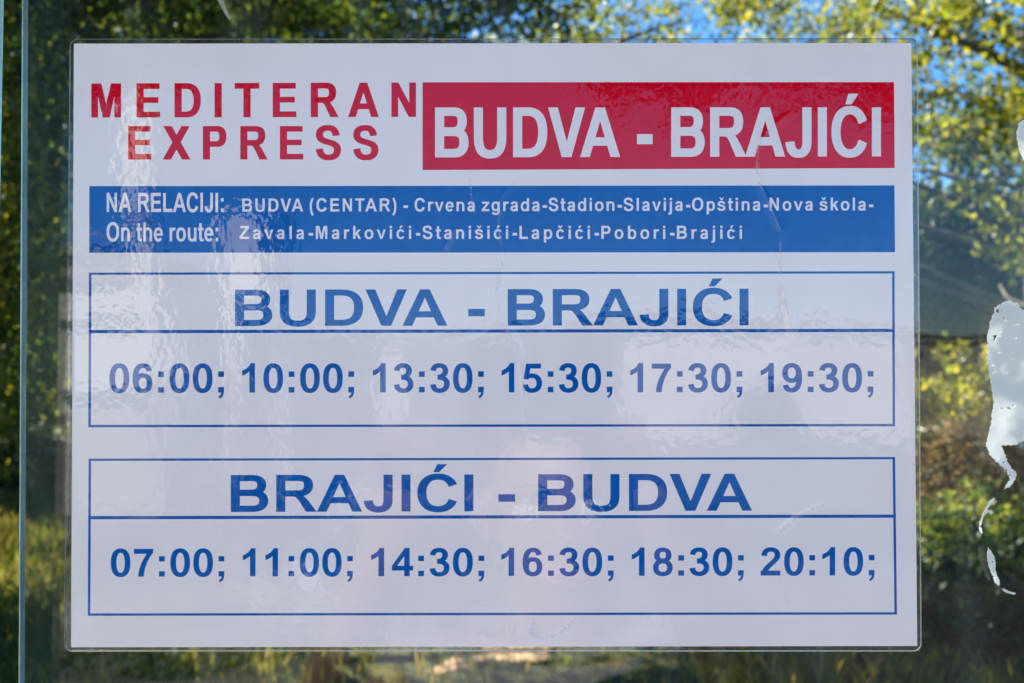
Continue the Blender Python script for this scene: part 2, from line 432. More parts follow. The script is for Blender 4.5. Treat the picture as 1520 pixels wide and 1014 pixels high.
def clear_sheet(name, tint, ior=1.5, bumps=(), rough=0.0, haze=0.0, dust=0.0, strength=1.0, stress_highlight=False):
    """thin clear film or pane: sees through, mirrors by Fresnel, with slight unevenness"""
    m = bpy.data.materials.new(name); m.use_nodes = True
    n = m.node_tree; n.nodes.clear()
    out = n.nodes.new('ShaderNodeOutputMaterial')
    tr = n.nodes.new('ShaderNodeBsdfTransparent'); tr.inputs[0].default_value = (*tint, 1)
    gl = n.nodes.new('ShaderNodeBsdfGlossy'); gl.inputs['Roughness'].default_value = rough
    ge = n.nodes.new('ShaderNodeNewGeometry')
    dt = n.nodes.new('ShaderNodeVectorMath'); dt.operation = 'DOT_PRODUCT'
    n.links.new(ge.outputs['Incoming'], dt.inputs[0]); n.links.new(ge.outputs['Normal'], dt.inputs[1])
    def mth(op, a, b=None):
        q = n.nodes.new('ShaderNodeMath'); q.operation = op
        for i, v in enumerate((a, b)):
            if v is None: continue
            if isinstance(v, (int, float)): q.inputs[i].default_value = v
            else: n.links.new(v, q.inputs[i])
        return q.outputs[0]
    f0 = ((ior - 1) / (ior + 1)) ** 2
    c5 = mth('POWER', mth('SUBTRACT', 1.0, mth('ABSOLUTE', dt.outputs['Value'])), 5.0)
    fres = mth('ADD', mth('MULTIPLY', c5, 1 - f0), f0)     # same value from either side of the sheet
    tc = n.nodes.new('ShaderNodeTexCoord')
    prev = None
    for (sx, sz, dist, det) in bumps:
        mp = n.nodes.new('ShaderNodeMapping'); mp.inputs['Scale'].default_value = (sx, sx, sz)
        no = n.nodes.new('ShaderNodeTexNoise'); no.inputs['Scale'].default_value = 1.0; no.inputs['Detail'].default_value = det
        n.links.new(tc.outputs['Object'], mp.inputs[0]); n.links.new(mp.outputs[0], no.inputs['Vector'])
        b = n.nodes.new('ShaderNodeBump'); b.inputs['Distance'].default_value = dist; b.inputs['Strength'].default_value = 1.0
        n.links.new(no.outputs[0], b.inputs['Height'])
        if prev: n.links.new(prev.outputs[0], b.inputs['Normal'])
        prev = b
    if prev:
        n.links.new(prev.outputs[0], gl.inputs['Normal'])
    mul = n.nodes.new('ShaderNodeMath'); mul.operation = 'MULTIPLY'; mul.inputs[1].default_value = strength
    n.links.new(fres, mul.inputs[0])
    mx = n.nodes.new('ShaderNodeMixShader')
    n.links.new(mul.outputs[0], mx.inputs[0]); n.links.new(tr.outputs[0], mx.inputs[1]); n.links.new(gl.outputs[0], mx.inputs[2])
    last = mx
    if stress_highlight:
        # whitened film along the creases, with their bright highlights painted in as diffuse white
        at = n.nodes.new('ShaderNodeAttribute'); at.attribute_name = 'stress_highlight'
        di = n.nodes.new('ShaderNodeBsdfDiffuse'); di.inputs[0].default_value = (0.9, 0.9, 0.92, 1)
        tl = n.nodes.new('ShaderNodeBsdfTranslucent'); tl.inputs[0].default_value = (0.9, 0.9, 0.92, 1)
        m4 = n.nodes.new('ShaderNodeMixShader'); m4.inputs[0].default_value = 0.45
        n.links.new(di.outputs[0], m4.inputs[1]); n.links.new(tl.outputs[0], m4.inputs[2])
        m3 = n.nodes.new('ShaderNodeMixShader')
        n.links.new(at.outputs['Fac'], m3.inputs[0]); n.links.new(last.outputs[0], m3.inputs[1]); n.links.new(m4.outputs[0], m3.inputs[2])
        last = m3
    if haze > 0 or dust > 0:
        di = n.nodes.new('ShaderNodeBsdfDiffuse'); di.inputs[0].default_value = (0.75, 0.76, 0.75, 1)
        m2 = n.nodes.new('ShaderNodeMixShader'); m2.inputs[0].default_value = haze
        if dust > 0:
            mp = n.nodes.new('ShaderNodeMapping'); mp.inputs['Scale'].default_value = (70, 70, 9)
            no = n.nodes.new('ShaderNodeTexNoise'); no.inputs['Scale'].default_value = 1.0; no.inputs['Detail'].default_value = 8
            n.links.new(tc.outputs['Object'], mp.inputs[0]); n.links.new(mp.outputs[0], no.inputs['Vector'])
            vo = n.nodes.new('ShaderNodeTexVoronoi'); vo.inputs['Scale'].default_value = 170
            n.links.new(tc.outputs['Object'], vo.inputs['Vector'])
            cr = n.nodes.new('ShaderNodeMapRange'); cr.inputs[1].default_value = 0.045; cr.inputs[2].default_value = 0.03; cr.inputs[3].default_value = 0.0; cr.inputs[4].default_value = 0.55
            n.links.new(vo.outputs['Distance'], cr.inputs[0])
            mr = n.nodes.new('ShaderNodeMapRange'); mr.inputs[1].default_value = 0.45; mr.inputs[2].default_value = 0.75; mr.inputs[3].default_value = haze; mr.inputs[4].default_value = haze + dust
            n.links.new(no.outputs[0], mr.inputs[0])
            ad = n.nodes.new('ShaderNodeMath'); ad.operation = 'ADD'
            # only a few of the specks
            v2 = n.nodes.new('ShaderNodeSeparateColor'); n.links.new(vo.outputs['Color'], v2.inputs[0])
            gt = n.nodes.new('ShaderNodeMath'); gt.operation = 'GREATER_THAN'; gt.inputs[1].default_value = 0.82
            n.links.new(v2.outputs[0], gt.inputs[0])
            mm = n.nodes.new('ShaderNodeMath'); mm.operation = 'MULTIPLY'
            n.links.new(gt.outputs[0], mm.inputs[0]); n.links.new(cr.outputs[0], mm.inputs[1])
            n.links.new(mr.outputs[0], ad.inputs[0]); n.links.new(mm.outputs[0], ad.inputs[1])
            n.links.new(ad.outputs[0], m2.inputs[0])
        n.links.new(last.outputs[0], m2.inputs[1]); n.links.new(di.outputs[0], m2.inputs[2])
        last = m2
    n.links.new(last.outputs[0], out.inputs[0])
    return m

M['glass'] = clear_sheet('shelter_glass', (0.95, 0.975, 0.96), 1.50, dust=0.03, haze=0.001, strength=0.64)
M['film'] = clear_sheet('laminate_film', (0.985, 0.985, 0.99), 1.60, bumps=((14, 10, 0.00040, 1.0), (60, 40, 0.00007, 1.0), (380, 320, 0.000030, 1.5)), rough=0.01, strength=0.9, stress_highlight=True)
M['film_edge'] = clear_sheet('laminate_edge', (0.62, 0.66, 0.68), 1.6, rough=0.15, haze=0.16, strength=3.0)
M['film_back'] = clear_sheet('laminate_back', (0.80, 0.83, 0.84), 1.5, haze=0.02)
M['glass_edge'] = material('polished_glass_edge', (0.20, 0.29, 0.30), 0.25, (0.42, 0.54, 0.56), 30, spec=0.8)

# ------------------------------------------------------------------ ground, road
def ground_sheet(name, xs, ys, zf, mat):
    vs = [(x, y, zf(x, y)) for y in ys for x in xs]
    nx = len(xs)
    fs = [(j * nx + i, j * nx + i + 1, (j + 1) * nx + i + 1, (j + 1) * nx + i) for j in range(len(ys) - 1) for i in range(nx - 1)]
    return tag(link(name, mesh(name, vs, fs, True), mat), kind='structure')

def lawn_z(x, y):
    if y < 0.8: return 0.0
    k = min(1, (y - 0.8) / 4)
    return k * (0.12 * noise.noise(Vector((x * 0.25, y * 0.25, 0))) + 0.05 * noise.noise(Vector((x, y, 3))))
xs = [-600, -200, -80, -40] + [i * 1.0 for i in range(-25, 26)] + [40, 80, 200, 600]
ys = [0.8 + i * 0.6 for i in range(50)] + [35, 45, 70, 150, 700]
ground_sheet('ground', xs, ys, lawn_z, M['dirt'])
ground_sheet('pavement', [-600, 600], [-3.2, 0.8], lambda x, y: 0.0, M['asphalt'])
ground_sheet('road', [-600, 600], [-700, -3.35], lambda x, y: -0.12, M['asphalt'])
tag(link('kerb', box('kerb', (-60, -3.35, -0.2), (60, -3.2, 0.004), 0.012), M['concrete']), kind='structure')

# painted line running away across the forecourt behind the reader
def strip_mesh(name, pts, wd, z):
    vs, fs = [], []
    for i, (x, y) in enumerate(pts):
        vs += [(x - wd / 2, y, z), (x + wd / 2, y, z)]
    for i in range(len(pts) - 1): fs.append((2 * i, 2 * i + 1, 2 * i + 3, 2 * i + 2))
    return mesh(name, vs, fs)
tag(link('road_marking', strip_mesh('road_marking', [(-1.30, -4.2), (-1.42, -6.3), (-1.75, -10), (-2.1, -16), (-2.45, -25)], 0.26, -0.114), M['road_paint']), kind='structure')

# ------------------------------------------------------------------ foliage
def leaves(n, centres, spread, size, mat_seed=0, flat=0.6, aspect=0.5):
    """n leaves (folded diamonds, two triangles each) scattered round cluster centres"""
    r = np.random.default_rng(mat_seed)
    c = centres[r.integers(0, len(centres), n)]
    off = r.normal(0, 1, (n, 3)); off /= np.linalg.norm(off, axis=1)[:, None]
    off *= (r.random(n) ** 0.45 * spread)[:, None] * np.array([1, 1, flat])
    p = c + off
    a = r.normal(0, 1, (n, 3)); a[:, 2] -= 0.5; a /= np.linalg.norm(a, axis=1)[:, None]
    b = np.cross(a, r.normal(0, 1, (n, 3))); b /= np.linalg.norm(b, axis=1)[:, None]
    nn = np.cross(a, b)
    s = size * (0.6 + 0.8 * r.random(n))[:, None]
    v = np.stack([p, p + a * s * 0.45 + b * s * aspect * 0.5 + nn * s * 0.08, p + a * s, p + a * s * 0.45 - b * s * aspect * 0.5 + nn * s * 0.08], 1).reshape(-1, 3)
    i = np.arange(n)[:, None] * 4
    return v, i + np.array([[0, 1, 2, 3]])

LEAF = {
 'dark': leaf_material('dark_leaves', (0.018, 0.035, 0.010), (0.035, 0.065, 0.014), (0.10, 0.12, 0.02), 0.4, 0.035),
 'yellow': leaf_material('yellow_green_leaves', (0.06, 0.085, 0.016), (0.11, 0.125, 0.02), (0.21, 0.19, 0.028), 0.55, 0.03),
 'mid': leaf_material('mid_green_leaves', (0.028, 0.055, 0.016), (0.06, 0.09, 0.02), (0.16, 0.16, 0.03), 0.45, 0.035),
 'shade': leaf_material('shade_toned_leaves', (0.012, 0.024, 0.010), (0.022, 0.042, 0.014), (0.05, 0.075, 0.02), 0.15, 0.03),  # darkness of shaded foliage put into the leaf colour
 'dry': leaf_material('dry_leaves', (0.06, 0.05, 0.02), (0.13, 0.10, 0.035), (0.26, 0.17, 0.08), 0.35, 0.03),
}

def branchy(base, top, n_limb, spread, r0, seed):
    rr = random.Random(seed)
    out = []
    bz, tz = Vector(base), Vector(top)
    pts = [bz.lerp(tz, t) + Vector((rr.uniform(-.12, .12), rr.uniform(-.12, .12), 0)) * (t > 0) for t in (0, .2, .4, .6, .8, 1)]
    out.append(('trunk', pts, [r0 * (1.25 if i == 0 else 1 - i * 0.15) for i in range(6)]))
    for k in range(n_limb):
        t = rr.uniform(0.35, 0.95); a = rr.uniform(0, 2 * math.pi)
        s = bz.lerp(tz, t)
        L = spread * rr.uniform(0.6, 1.0)
        dirv = Vector((math.cos(a), math.sin(a), rr.uniform(0.15, 0.8)))
        q = [s + dirv * (L * u) + Vector((rr.uniform(-.1, .1), rr.uniform(-.1, .1), rr.uniform(-.1, .1))) * u + Vector((0, 0, -0.25 * L * u * u)) for u in (0, .3, .6, 1)]
        out.append(('branch', q, [r0 * 0.45, r0 * 0.3, r0 * 0.18, r0 * 0.06]))
    return out

def crown_centres(lobes, n, seed):
    r = np.random.default_rng(seed)
    out = []
    wts = np.array([l[3] * l[4] * l[5] for l in lobes]); wts = wts / wts.sum()
    for li, cnt in enumerate(r.multinomial(n, wts)):
        cx, cy, cz, rx, ry, rz = lobes[li]
        v = r.normal(0, 1, (cnt, 3)); v /= np.linalg.norm(v, axis=1)[:, None]
        v *= (0.35 + 0.65 * r.random(cnt) ** 0.6)[:, None]
        out.append(np.array([cx, cy, cz]) + v * np.array([rx, ry, rz]))
    return np.concatenate(out)

def tree(name, label, base, top, lobes, clusters, nleaf, size, spread, kind, seed, limbs=9, r0=0.16, cat='tree', group=None, limb_len=2.2):
    root = empty(name, base)
    tag(root, label, cat, group)
    off = -Vector(base)
    for nm, pts, rad in branchy(base, top, limbs, limb_len, r0, seed):
        link(nm, tube(nm, [p + off for p in pts], rad, 8, wob=0.15), M['bark'], root)
    cc = crown_centres(lobes, clusters, seed)
    v, f = leaves(nleaf, cc, spread, size, seed)
    o = link('crown', np_mesh('crown', v + np.array(off), f), LEAF[kind], root)
    o['kind'] = 'stuff'
    return root

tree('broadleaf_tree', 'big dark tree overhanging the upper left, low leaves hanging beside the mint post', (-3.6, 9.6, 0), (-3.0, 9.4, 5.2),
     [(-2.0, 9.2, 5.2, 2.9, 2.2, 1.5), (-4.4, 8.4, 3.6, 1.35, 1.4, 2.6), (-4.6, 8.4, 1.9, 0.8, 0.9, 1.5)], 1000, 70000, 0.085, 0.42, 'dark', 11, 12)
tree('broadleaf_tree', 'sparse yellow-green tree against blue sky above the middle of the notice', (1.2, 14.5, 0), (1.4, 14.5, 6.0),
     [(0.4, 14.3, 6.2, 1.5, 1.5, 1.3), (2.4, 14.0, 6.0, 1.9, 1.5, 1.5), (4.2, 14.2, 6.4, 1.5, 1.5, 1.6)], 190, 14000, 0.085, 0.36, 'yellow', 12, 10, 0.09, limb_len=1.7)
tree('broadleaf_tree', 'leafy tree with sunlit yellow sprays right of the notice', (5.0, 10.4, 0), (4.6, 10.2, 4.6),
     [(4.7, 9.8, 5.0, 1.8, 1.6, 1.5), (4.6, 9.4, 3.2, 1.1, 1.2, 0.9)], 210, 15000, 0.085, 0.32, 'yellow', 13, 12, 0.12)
tree('broadleaf_tree', 'dark green tree standing behind the yellow sprays at right', (7.0, 16.5, 0), (6.6, 16.5, 4.0),
     [(7.2, 16.0, 3.9, 2.6, 1.8, 1.9), (5.0, 16.8, 2.9, 1.9, 1.4, 1.4)], 420, 22000, 0.12, 0.45, 'mid', 14, 8)
tree('broadleaf_tree', 'dense dark tree filling in behind the big overhanging one at upper left', (-7.6, 24, 0), (-7.4, 24, 8),
     [(-7.2, 24, 8.6, 4.4, 2.2, 3.6), (-10.5, 23.5, 5, 2.6, 2, 4), (-4.0, 24.4, 9.2, 1.8, 1.8, 1.8)], 700, 42000, 0.2, 0.8, 'dark', 17, 8)
tree('broadleaf_tree', 'far dark green tree behind the left edge of the notice', (-7.4, 17, 0), (-7.2, 17, 5),
     [(-7.2, 16.6, 4.6, 3.0, 2.0, 3.2), (-5.6, 17.4, 3.2, 2.2, 1.6, 2.2)], 420, 22000, 0.13, 0.5, 'mid', 15, 8)

tree('sunlit_leaf_tree', 'small tree added for sunlit leaves, their light put into yellow leaf colour, between the mint post and the notice', (-3.75, 7.4, 0), (-3.7, 7.4, 3.2),
     [(-3.45, 7.3, 2.0, 0.62, 0.6, 1.25), (-3.5, 7.2, 3.3, 0.5, 0.5, 0.6)], 110, 5200, 0.07, 0.22, 'yellow', 19, 7, 0.05, limb_len=0.6)  # sunlit part of the left foliage, its light put into yellow leaves
tree('broadleaf_tree', 'dense low dark tree right of the notice, behind the yellow shrub', (5.4, 14.6, 0), (5.4, 14.6, 3),
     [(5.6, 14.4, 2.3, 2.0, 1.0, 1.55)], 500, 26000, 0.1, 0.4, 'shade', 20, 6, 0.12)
# clipped-looking thicket at the end of the lawn
def shrub(label, c, r, n, size, kind, seed, spread=0.2, white_flecks=0):
    root = empty('shrub', (c[0], c[1], 0))
    tag(root, label, 'shrub', 'shrubs behind the lawn')
    cc = crown_centres([(0, 0, c[2], r[0], r[1], r[2])], max(20, n // 70), seed)
    cc[:, 2] = np.maximum(cc[:, 2], 0.05)
    v, f = leaves(n, cc, spread, size, seed, 0.8)
    o = link('foliage', np_mesh('foliage', v, f), LEAF[kind], root); o['kind'] = 'stuff'
    rr = random.Random(seed)
    for k in range(3):
        a = rr.uniform(0, 6.28)
        link('stem', tube('stem', [(0.05 * k, 0, 0), (0.1 * math.cos(a), 0.1 * math.sin(a), c[2] * 0.5), (r[0] * 0.5 * math.cos(a), r[1] * 0.5 * math.sin(a), c[2] + r[2] * 0.4)], [0.03, 0.024, 0.008], 6), M['bark'], root)
    for k in range(white_flecks):  # small white star shapes on the near side of the foliage
        a = rr.uniform(3.4, 6.0); e = rr.uniform(-0.5, 1.0)
        p = Vector((math.cos(a) * r[0] * math.cos(e), math.sin(a) * r[1] * math.cos(e) - 0.1, c[2] + r[2] * math.sin(e)))
        vs, fs = [p], []
        for q in range(10):
            t = q * math.pi / 5; rad = 0.028 if q % 2 else 0.018
            vs.append(p + Vector((math.cos(t) * rad, -0.012, math.sin(t) * rad)))
        fs = [(0, 1 + q, 1 + (q + 1) % 10) for q in range(10)]
        link('white_fleck', mesh('white_fleck', vs, fs), M['white_metal'], root)
    return root
shrub('sunlit yellow-green shrub low beside the white paint smear', (4.3, 10.8, 1.0), (1.1, 0.7, 0.75), 9000, 0.08, 'yellow', 31)
shrub('brownish dry shrub under the sunlit yellow one at right', (3.7, 8.6, 0.62), (0.75, 0.5, 0.55), 7000, 0.06, 'dry', 32, white_flecks=5)
shrub('fresh green shrub at lower right in front of the brownish one', (3.2, 7.3, 0.42), (0.55, 0.45, 0.38), 6500, 0.06, 'mid', 33)
shrub('small dark shrub at the lower right corner, shade put into its leaf colour', (3.0, 6.0, 0.26), (0.9, 0.45, 0.42), 15000, 0.055, 'shade', 34)
shrub('broad dark thicket closing the lawn at left', (-6.2, 13.5, 0.7), (2.2, 0.9, 0.9), 12000, 0.1, 'dark', 35)
shrub('broad dark thicket closing the lawn behind the notice', (0.0, 14.5, 0.7), (3.4, 0.9, 1.0), 14000, 0.1, 'dark', 36)
shrub('broad dark thicket under the right-hand trees', (6.5, 13.8, 0.9), (2.2, 0.9, 1.1), 12000, 0.1, 'dark', 37)
shrub('dry brown shrub below the lower edge of the notice', (0.85, 6.3, 0.12), (0.5, 0.35, 0.28), 3500, 0.05, 'dry', 38, 0.14)
shrub('dark-leaved shrub added to stand for shade nearest the lower right corner of the notice', (2.0, 5.9, 0.2), (0.9, 0.4, 0.34), 12000, 0.055, 'shade', 40)  # added where the ground is dark with shade; leaves coloured to match
shrub('low dark shrub below the notice, right of the dry one', (1.75, 6.5, 0.12), (0.6, 0.35, 0.3), 5000, 0.055, 'dark', 39, 0.16)

# more grass out to the sides
def wood(name, label, x0, x1, yb, n, hf, size):
    r = np.random.default_rng(77)
    x = r.uniform(x0, x1, n); k = r.random(n)
    y = yb * (1 + 0.5 * k); z = hf * (0.15 + 0.85 * k ** 0.7) + r.normal(0, 0.6, n)
    v, f = leaves(n * 7, np.stack([x, y, z], 1), 1.5, size, 78)
    tag(link(name, np_mesh(name, v, f), LEAF['shade']), label, 'wood', kind='stuff')
wood('distant_wood', 'distant dark wood covering the low slope behind the lawn', -70, 70, 62, 4500, 8.0, 0.8)
# far wooded hillside
rr = np.random.default_rng(5)
hx = np.linspace(-120, 120, 60)
vs, fs = [], []
for i, x in enumerate(hx):
    h = 9 + 3 * noise.noise(Vector((x * 0.03, 0, 5))) - 3.5 * math.exp(-((x - 6) / 16) ** 2)
    for j, (yy, k) in enumerate(((70, 0), (80, 0.55), (95, 0.85), (110, 1.0), (140, 1.02))):
        vs.append((x, yy, h * k + 0.6 * noise.noise(Vector((x * .3, yy * .3, 1)))))
for i in range(59):
    for j in range(4): fs.append((i * 5 + j, (i + 1) * 5 + j, (i + 1) * 5 + j + 1, i * 5 + j + 1))
M['hill'] = material('wooded_slope', (0.012, 0.022, 0.009), 0.9, (0.03, 0.042, 0.014), 0.4, 0.4, 0.8, spec=0.05)
tag(link('hill', mesh('hill', vs, fs, True), M['hill']), kind='structure')

vs, fs = [], []  # unseen hill added behind the camera to darken the reflected horizon
for i in range(60):
    x = -300 + i * 600 / 59
    h = 5.0 + 2.0 * noise.noise(Vector((x * 0.02, 3, 5)))
    for j, (yy, k) in enumerate(((-140, 0), (-150, 0.6), (-165, 0.9), (-190, 1.0), (-240, 1.0))):
        vs.append((x, yy, h * k * (1.25 if j > 1 else 1) + 0.8 * noise.noise(Vector((x * .3, yy * .3, 1)))))
for i in range(59):
    for j in range(4): fs.append((i * 5 + j, i * 5 + j + 1, (i + 1) * 5 + j + 1, (i + 1) * 5 + j))
tag(link('hill', mesh('hill', vs, fs, True), M['hill']), kind='structure')
# trodden bare earth in the grass
M['earth'] = material('bare_earth', (0.27, 0.15, 0.06), 0.95, (0.40, 0.25, 0.12), 6, 0.02, 14)
vs = [(-0.22, 6.2, lawn_z(-0.22, 6.2) + 0.012)]
for i in range(28):
    a = i * math.tau / 28; r_ = 1 + 0.35 * noise.noise(Vector((math.cos(a) * 2, math.sin(a) * 2, 0)))
    x, y = -0.22 + 0.55 * r_ * math.cos(a), 6.2 + 0.62 * r_ * math.sin(a); vs.append((x, y, lawn_z(x, y) + 0.012))
tag(link('dirt_path', mesh('dirt_path', vs, [(0, 1 + i, 1 + (i + 1) % 28) for i in range(28)]), M['earth']), kind='structure')

# grass blades
def grass(name, n, x0, x1, y0, y1, hmin, hmax, mat, seed, keep=None):
    r = np.random.default_rng(seed)
    x = r.uniform(x0, x1, n); y = r.uniform(y0, y1, n)
    if keep is not None:
        k = keep(x, y, r); x, y = x[k], y[k]
    n = len(x)
    z = np.array([lawn_z(a, b) for a, b in zip(x, y)])
    h = r.uniform(hmin, hmax, n) * (0.6 + 0.8 * (0.5 + 0.5 * np.sin(x * 2.1 + np.cos(y * 1.7) * 2)))
    th = r.uniform(0, 6.28, n); wd = r.uniform(0.004, 0.009, n)
    ln = r.uniform(0.1, 0.7, n) * h; ph = r.uniform(0, 6.28, n)
    dx, dy = np.cos(th) * wd, np.sin(th) * wd
    lx, ly = np.cos(ph) * ln, np.sin(ph) * ln
    P = np.stack([np.stack([x - dx, y - dy, z], 1), np.stack([x + dx, y + dy, z], 1),
                  np.stack([x + lx * .35 + dx * .8, y + ly * .35 + dy * .8, z + h * .6], 1), np.stack([x + lx, y + ly, z + h], 1),
                  np.stack([x + lx * .35 - dx * .8, y + ly * .35 - dy * .8, z + h * .6], 1)], 1).reshape(-1, 3)
    i = np.arange(n)[:, None] * 5
    return np_mesh(name, P, i + np.array([[0, 1, 2, 3, 4]]))
M['grass'] = leaf_material('grass', (0.045, 0.07, 0.012), (0.10, 0.115, 0.02), (0.24, 0.20, 0.06), 0.4, 0.03)
tag(link('grass', grass('grass', 300000, -16, 15, 2.2, 20, 0.07, 0.2, M['grass'], 3, lambda x, y, r: (r.random(len(x)) < np.clip(1.25 - (y - 5) / 9, .2, 1)) & ~((np.abs(x - 0.0) < 1.0) & (y < 6.6) & (r.random(len(x)) < 0.7))), M['grass']),
    'rough green and straw-coloured grass of the lawn behind the glass', 'grass', kind='stuff')

# ------------------------------------------------------------------ the shelter pane
g = empty('shelter_frame', (-0.21, 0.03, 0))
tag(g, 'pale mint green painted shelter frame at the left edge', 'frame')
def child(name, me, mat, root):
    """mesh given in world coordinates, hung under root"""
    me.transform(Matrix.Translation(-Vector(root.location)))
    return link(name, me, mat, root)
pm = box('post', (-0.262, -0.05, 0.0), (-0.1805, -0.003, 2.5), 0.004, 3)
for v in pm.vertices: v.co.x += (v.co.z - 1.77) * 0.014 + 0.0008
child('post', pm, M['mint'], g)
child('post', box('post', (1.192, -0.05, 0.0), (1.27, -0.003, 2.5), 0.004, 3), M['mint'], g)
child('top_rail', box('top_rail', (-0.26, -0.0028, 2.42), (1.25, 0.05, 2.48), 0.004), M['mint'], g)
child('bottom_rail', box('bottom_rail', (-0.26, -0.0028, 0.30), (1.25, 0.05, 0.36), 0.004), M['mint'], g)
x_edge_t = on(33, 0)[0]; x_edge_b = on(28, 1014)[0]
pane = empty('glass_panel', (0.5, 0.003, 0.36))
tag(pane, 'clear shelter glass panel with dusty scratched surface, behind the notice', 'glass panel')
XE = on(30.5, 507)[0]
child('pane', box('pane', (XE, 0.0012, 0.36), (1.19, 0.0052, 2.42), 0.0004, 1), M['glass'], pane)
child('polished_edge', box('polished_edge', (XE - 0.0006, 0.0011, 0.36), (XE - 0.00002, 0.0053, 2.42), 0.0002, 1), M['glass_edge'], pane)

# ------------------------------------------------------------------ the laminated notice
no_x, no_z = on(733, 512)
sheet = empty('laminated_notice', (no_x, 0, no_z))
tag(sheet, 'laminated white bus timetable with red and blue print on the glass', 'timetable')
def under_sheet(name, faces, y, mat, parent=None, bold=0):
    if bold: faces = [([(a + d_, b) for a, b in q], k_) for q, k_ in faces for d_ in (-bold, bold)]
    o = print_mesh(name, faces, y, mat, None)
    p = parent or sheet
    o.data.transform(Matrix.Translation(-Vector(sheet.location)))
    o.parent = p
    return o

OUT = [(104, 58), (1362, 57), (1367.5, 967), (95.5, 967)]      # outer edge of the plastic
PAP = [(110.3, 65.3), (1352, 64.3), (1361, 958.5), (106.0, 960.5)]
# paper, slightly thick
pv = [on(*p) for p in PAP]
paper = link('paper', mesh('paper', [(x, -0.00040, z) for x, z in pv], [(3, 2, 1, 0)]), M['paper'], sheet)
paper.data.transform(Matrix.Translation(-Vector(sheet.location)))

Y1 = -0.00043
under_sheet('company_name', text_faces('MEDITERAN', 137, 616.7, 124.4, 175, 122.8, 174, hs=0.0610), Y1, M['red'], bold=0.95)
under_sheet('company_name', text_faces('EXPRESS', 191.6, 561, 187.5, 237.3, 187.5, 237, hs=0.0600), Y1, M['red'], bold=0.95)
def word_faces(segs, yt0, yb0, yt1, yb1, hs=None):
    X0, X1 = segs[0][1], segs[-1][2]; fs = []
    for s, a, b in segs:
        f0 = (a - X0) / (X1 - X0); f1 = (b - X0) / (X1 - X0)
        l = lambda p, q, t: p + (q - p) * t
        fs += text_faces(s, a, b, l(yt0, yt1, f0), l(yb0, yb1, f0), l(yt0, yt1, f1), l(yb0, yb1, f1), hs=hs)
    return fs
def words(name, segs, yt0, yb0, yt1, yb1, mat, y, hs=None):
    return under_sheet(name, word_faces(segs, yt0, yb0, yt1, yb1, hs), y, mat)
def banner(name, base, mat, texts):
    """printed block with its lettering left white"""
    ov, inner, outer = merge_faces([f for _, t in texts for f in t], base)
    o = link(name, flat_mesh(name, ov, outer, Y1), mat)
    o.data.transform(Matrix.Translation(-Vector(sheet.location))); o.parent = sheet
    for nm, t in texts:
        ov, inner, _ = merge_faces(t)
        c = link(nm, flat_mesh(nm, ov, inner, Y1), M['white_ink'])
        c.data.transform(Matrix.Translation(-Vector(sheet.location))); c.parent = o
banner('red_banner', [(627.3, 122.6), (1326.5, 122.4), (1327.5, 249.8), (627.3, 252.8)], M['red'],
       [('banner_title', [([(a + d_, b) for a, b in q], k_) for q, k_ in text_faces('BUDVA - BRAJIĆI', 646.8, 1306.2, 160.0, 234.0, 159.8, 232.5) for d_ in (-0.9, 0.9)])])
banner('blue_banner', [(133.2, 276.6), (1327.2, 275.6), (1328, 374.6), (133.0, 375.4)], M['blue'], [
    ('route_caption', text_faces('NA RELACIJI:', 159, 332.3, 286.5, 315)),
    ('route_caption', text_faces('On the route:', 158.8, 324.3, 330.5, 358.5)),
    ('route_stops', word_faces([('BUDVA', 360, 450.5), ('(CENTAR)', 460, 588.5), ('-', 599, 606), ('Crvena', 615.5, 705), ('zgrada-', 715, 812), ('Stadion-', 814.5, 923), ('Slavija-', 925.7, 1024.5), ('Opština-', 1027, 1139.5), ('Nova', 1142, 1206), ('škola-', 1216, 1295.8)],
      295, 314.5, 293.5, 312.6, hs=0.0242)),
    ('route_stops', word_faces([('Zavala-', 356, 465), ('Markovići-', 469, 624), ('Stanišići-', 627.6, 767.5), ('Lapčići-', 771, 889), ('Pobori-', 892.5, 1001), ('Brajići', 1004.5, 1101)],
      335.7, 355, 335.3, 354.8, hs=0.0246))])

def frame_lines(top, div, bot, l, r):
    """ruled box: (left,right) picture heights of each rule, then x of the uprights (top,bottom)"""
    f = []
    def rule(a, b, h): f.append(([(l[0] - 1.9 + (l[1] - l[0]) * .5, a - h), (r[0] + 1.9 + (r[1] - r[0]) * .5, b - h), (r[0] + 1.9 + (r[1] - r[0]) * .5, b + h), (l[0] - 1.9 + (l[1] - l[0]) * .5, a + h)], 0))
    f.append(([(l[0] - 1.9, top[0] - 1.7), (r[0] + 1.9, top[1] - 1.7), (r[0] + 1.9, top[1] + 1.7), (l[0] - 1.9, top[0] + 1.7)], 0))
    rule(div[0], div[1], 2.4)
    f.append(([(l[1] - 1.9, bot[0] - 1.8), (r[1] + 1.9, bot[1] - 1.8), (r[1] + 1.9, bot[1] + 1.8), (l[1] - 1.9, bot[0] + 1.8)], 0))
    f.append(([(l[0] - 1.9, top[0]), (l[0] + 1.9, top[0]), (l[1] + 1.9, bot[0]), (l[1] - 1.9, bot[0])], 1))
    f.append(([(r[0] - 1.9, top[1]), (r[0] + 1.9, top[1]), (r[1] + 1.9, bot[1]), (r[1] - 1.9, bot[1])], 1))
    return f
under_sheet('table_border', frame_lines((406.5, 404.5), (492.4, 490.6), (632.5, 631), (134.5, 133.6), (1325.5, 1326.2)), Y1, M['blue'])
under_sheet('table_border', frame_lines((682.4, 680), (768.3, 766), (912, 910.2), (134.0, 132.8), (1326.2, 1329)), Y1, M['blue'])
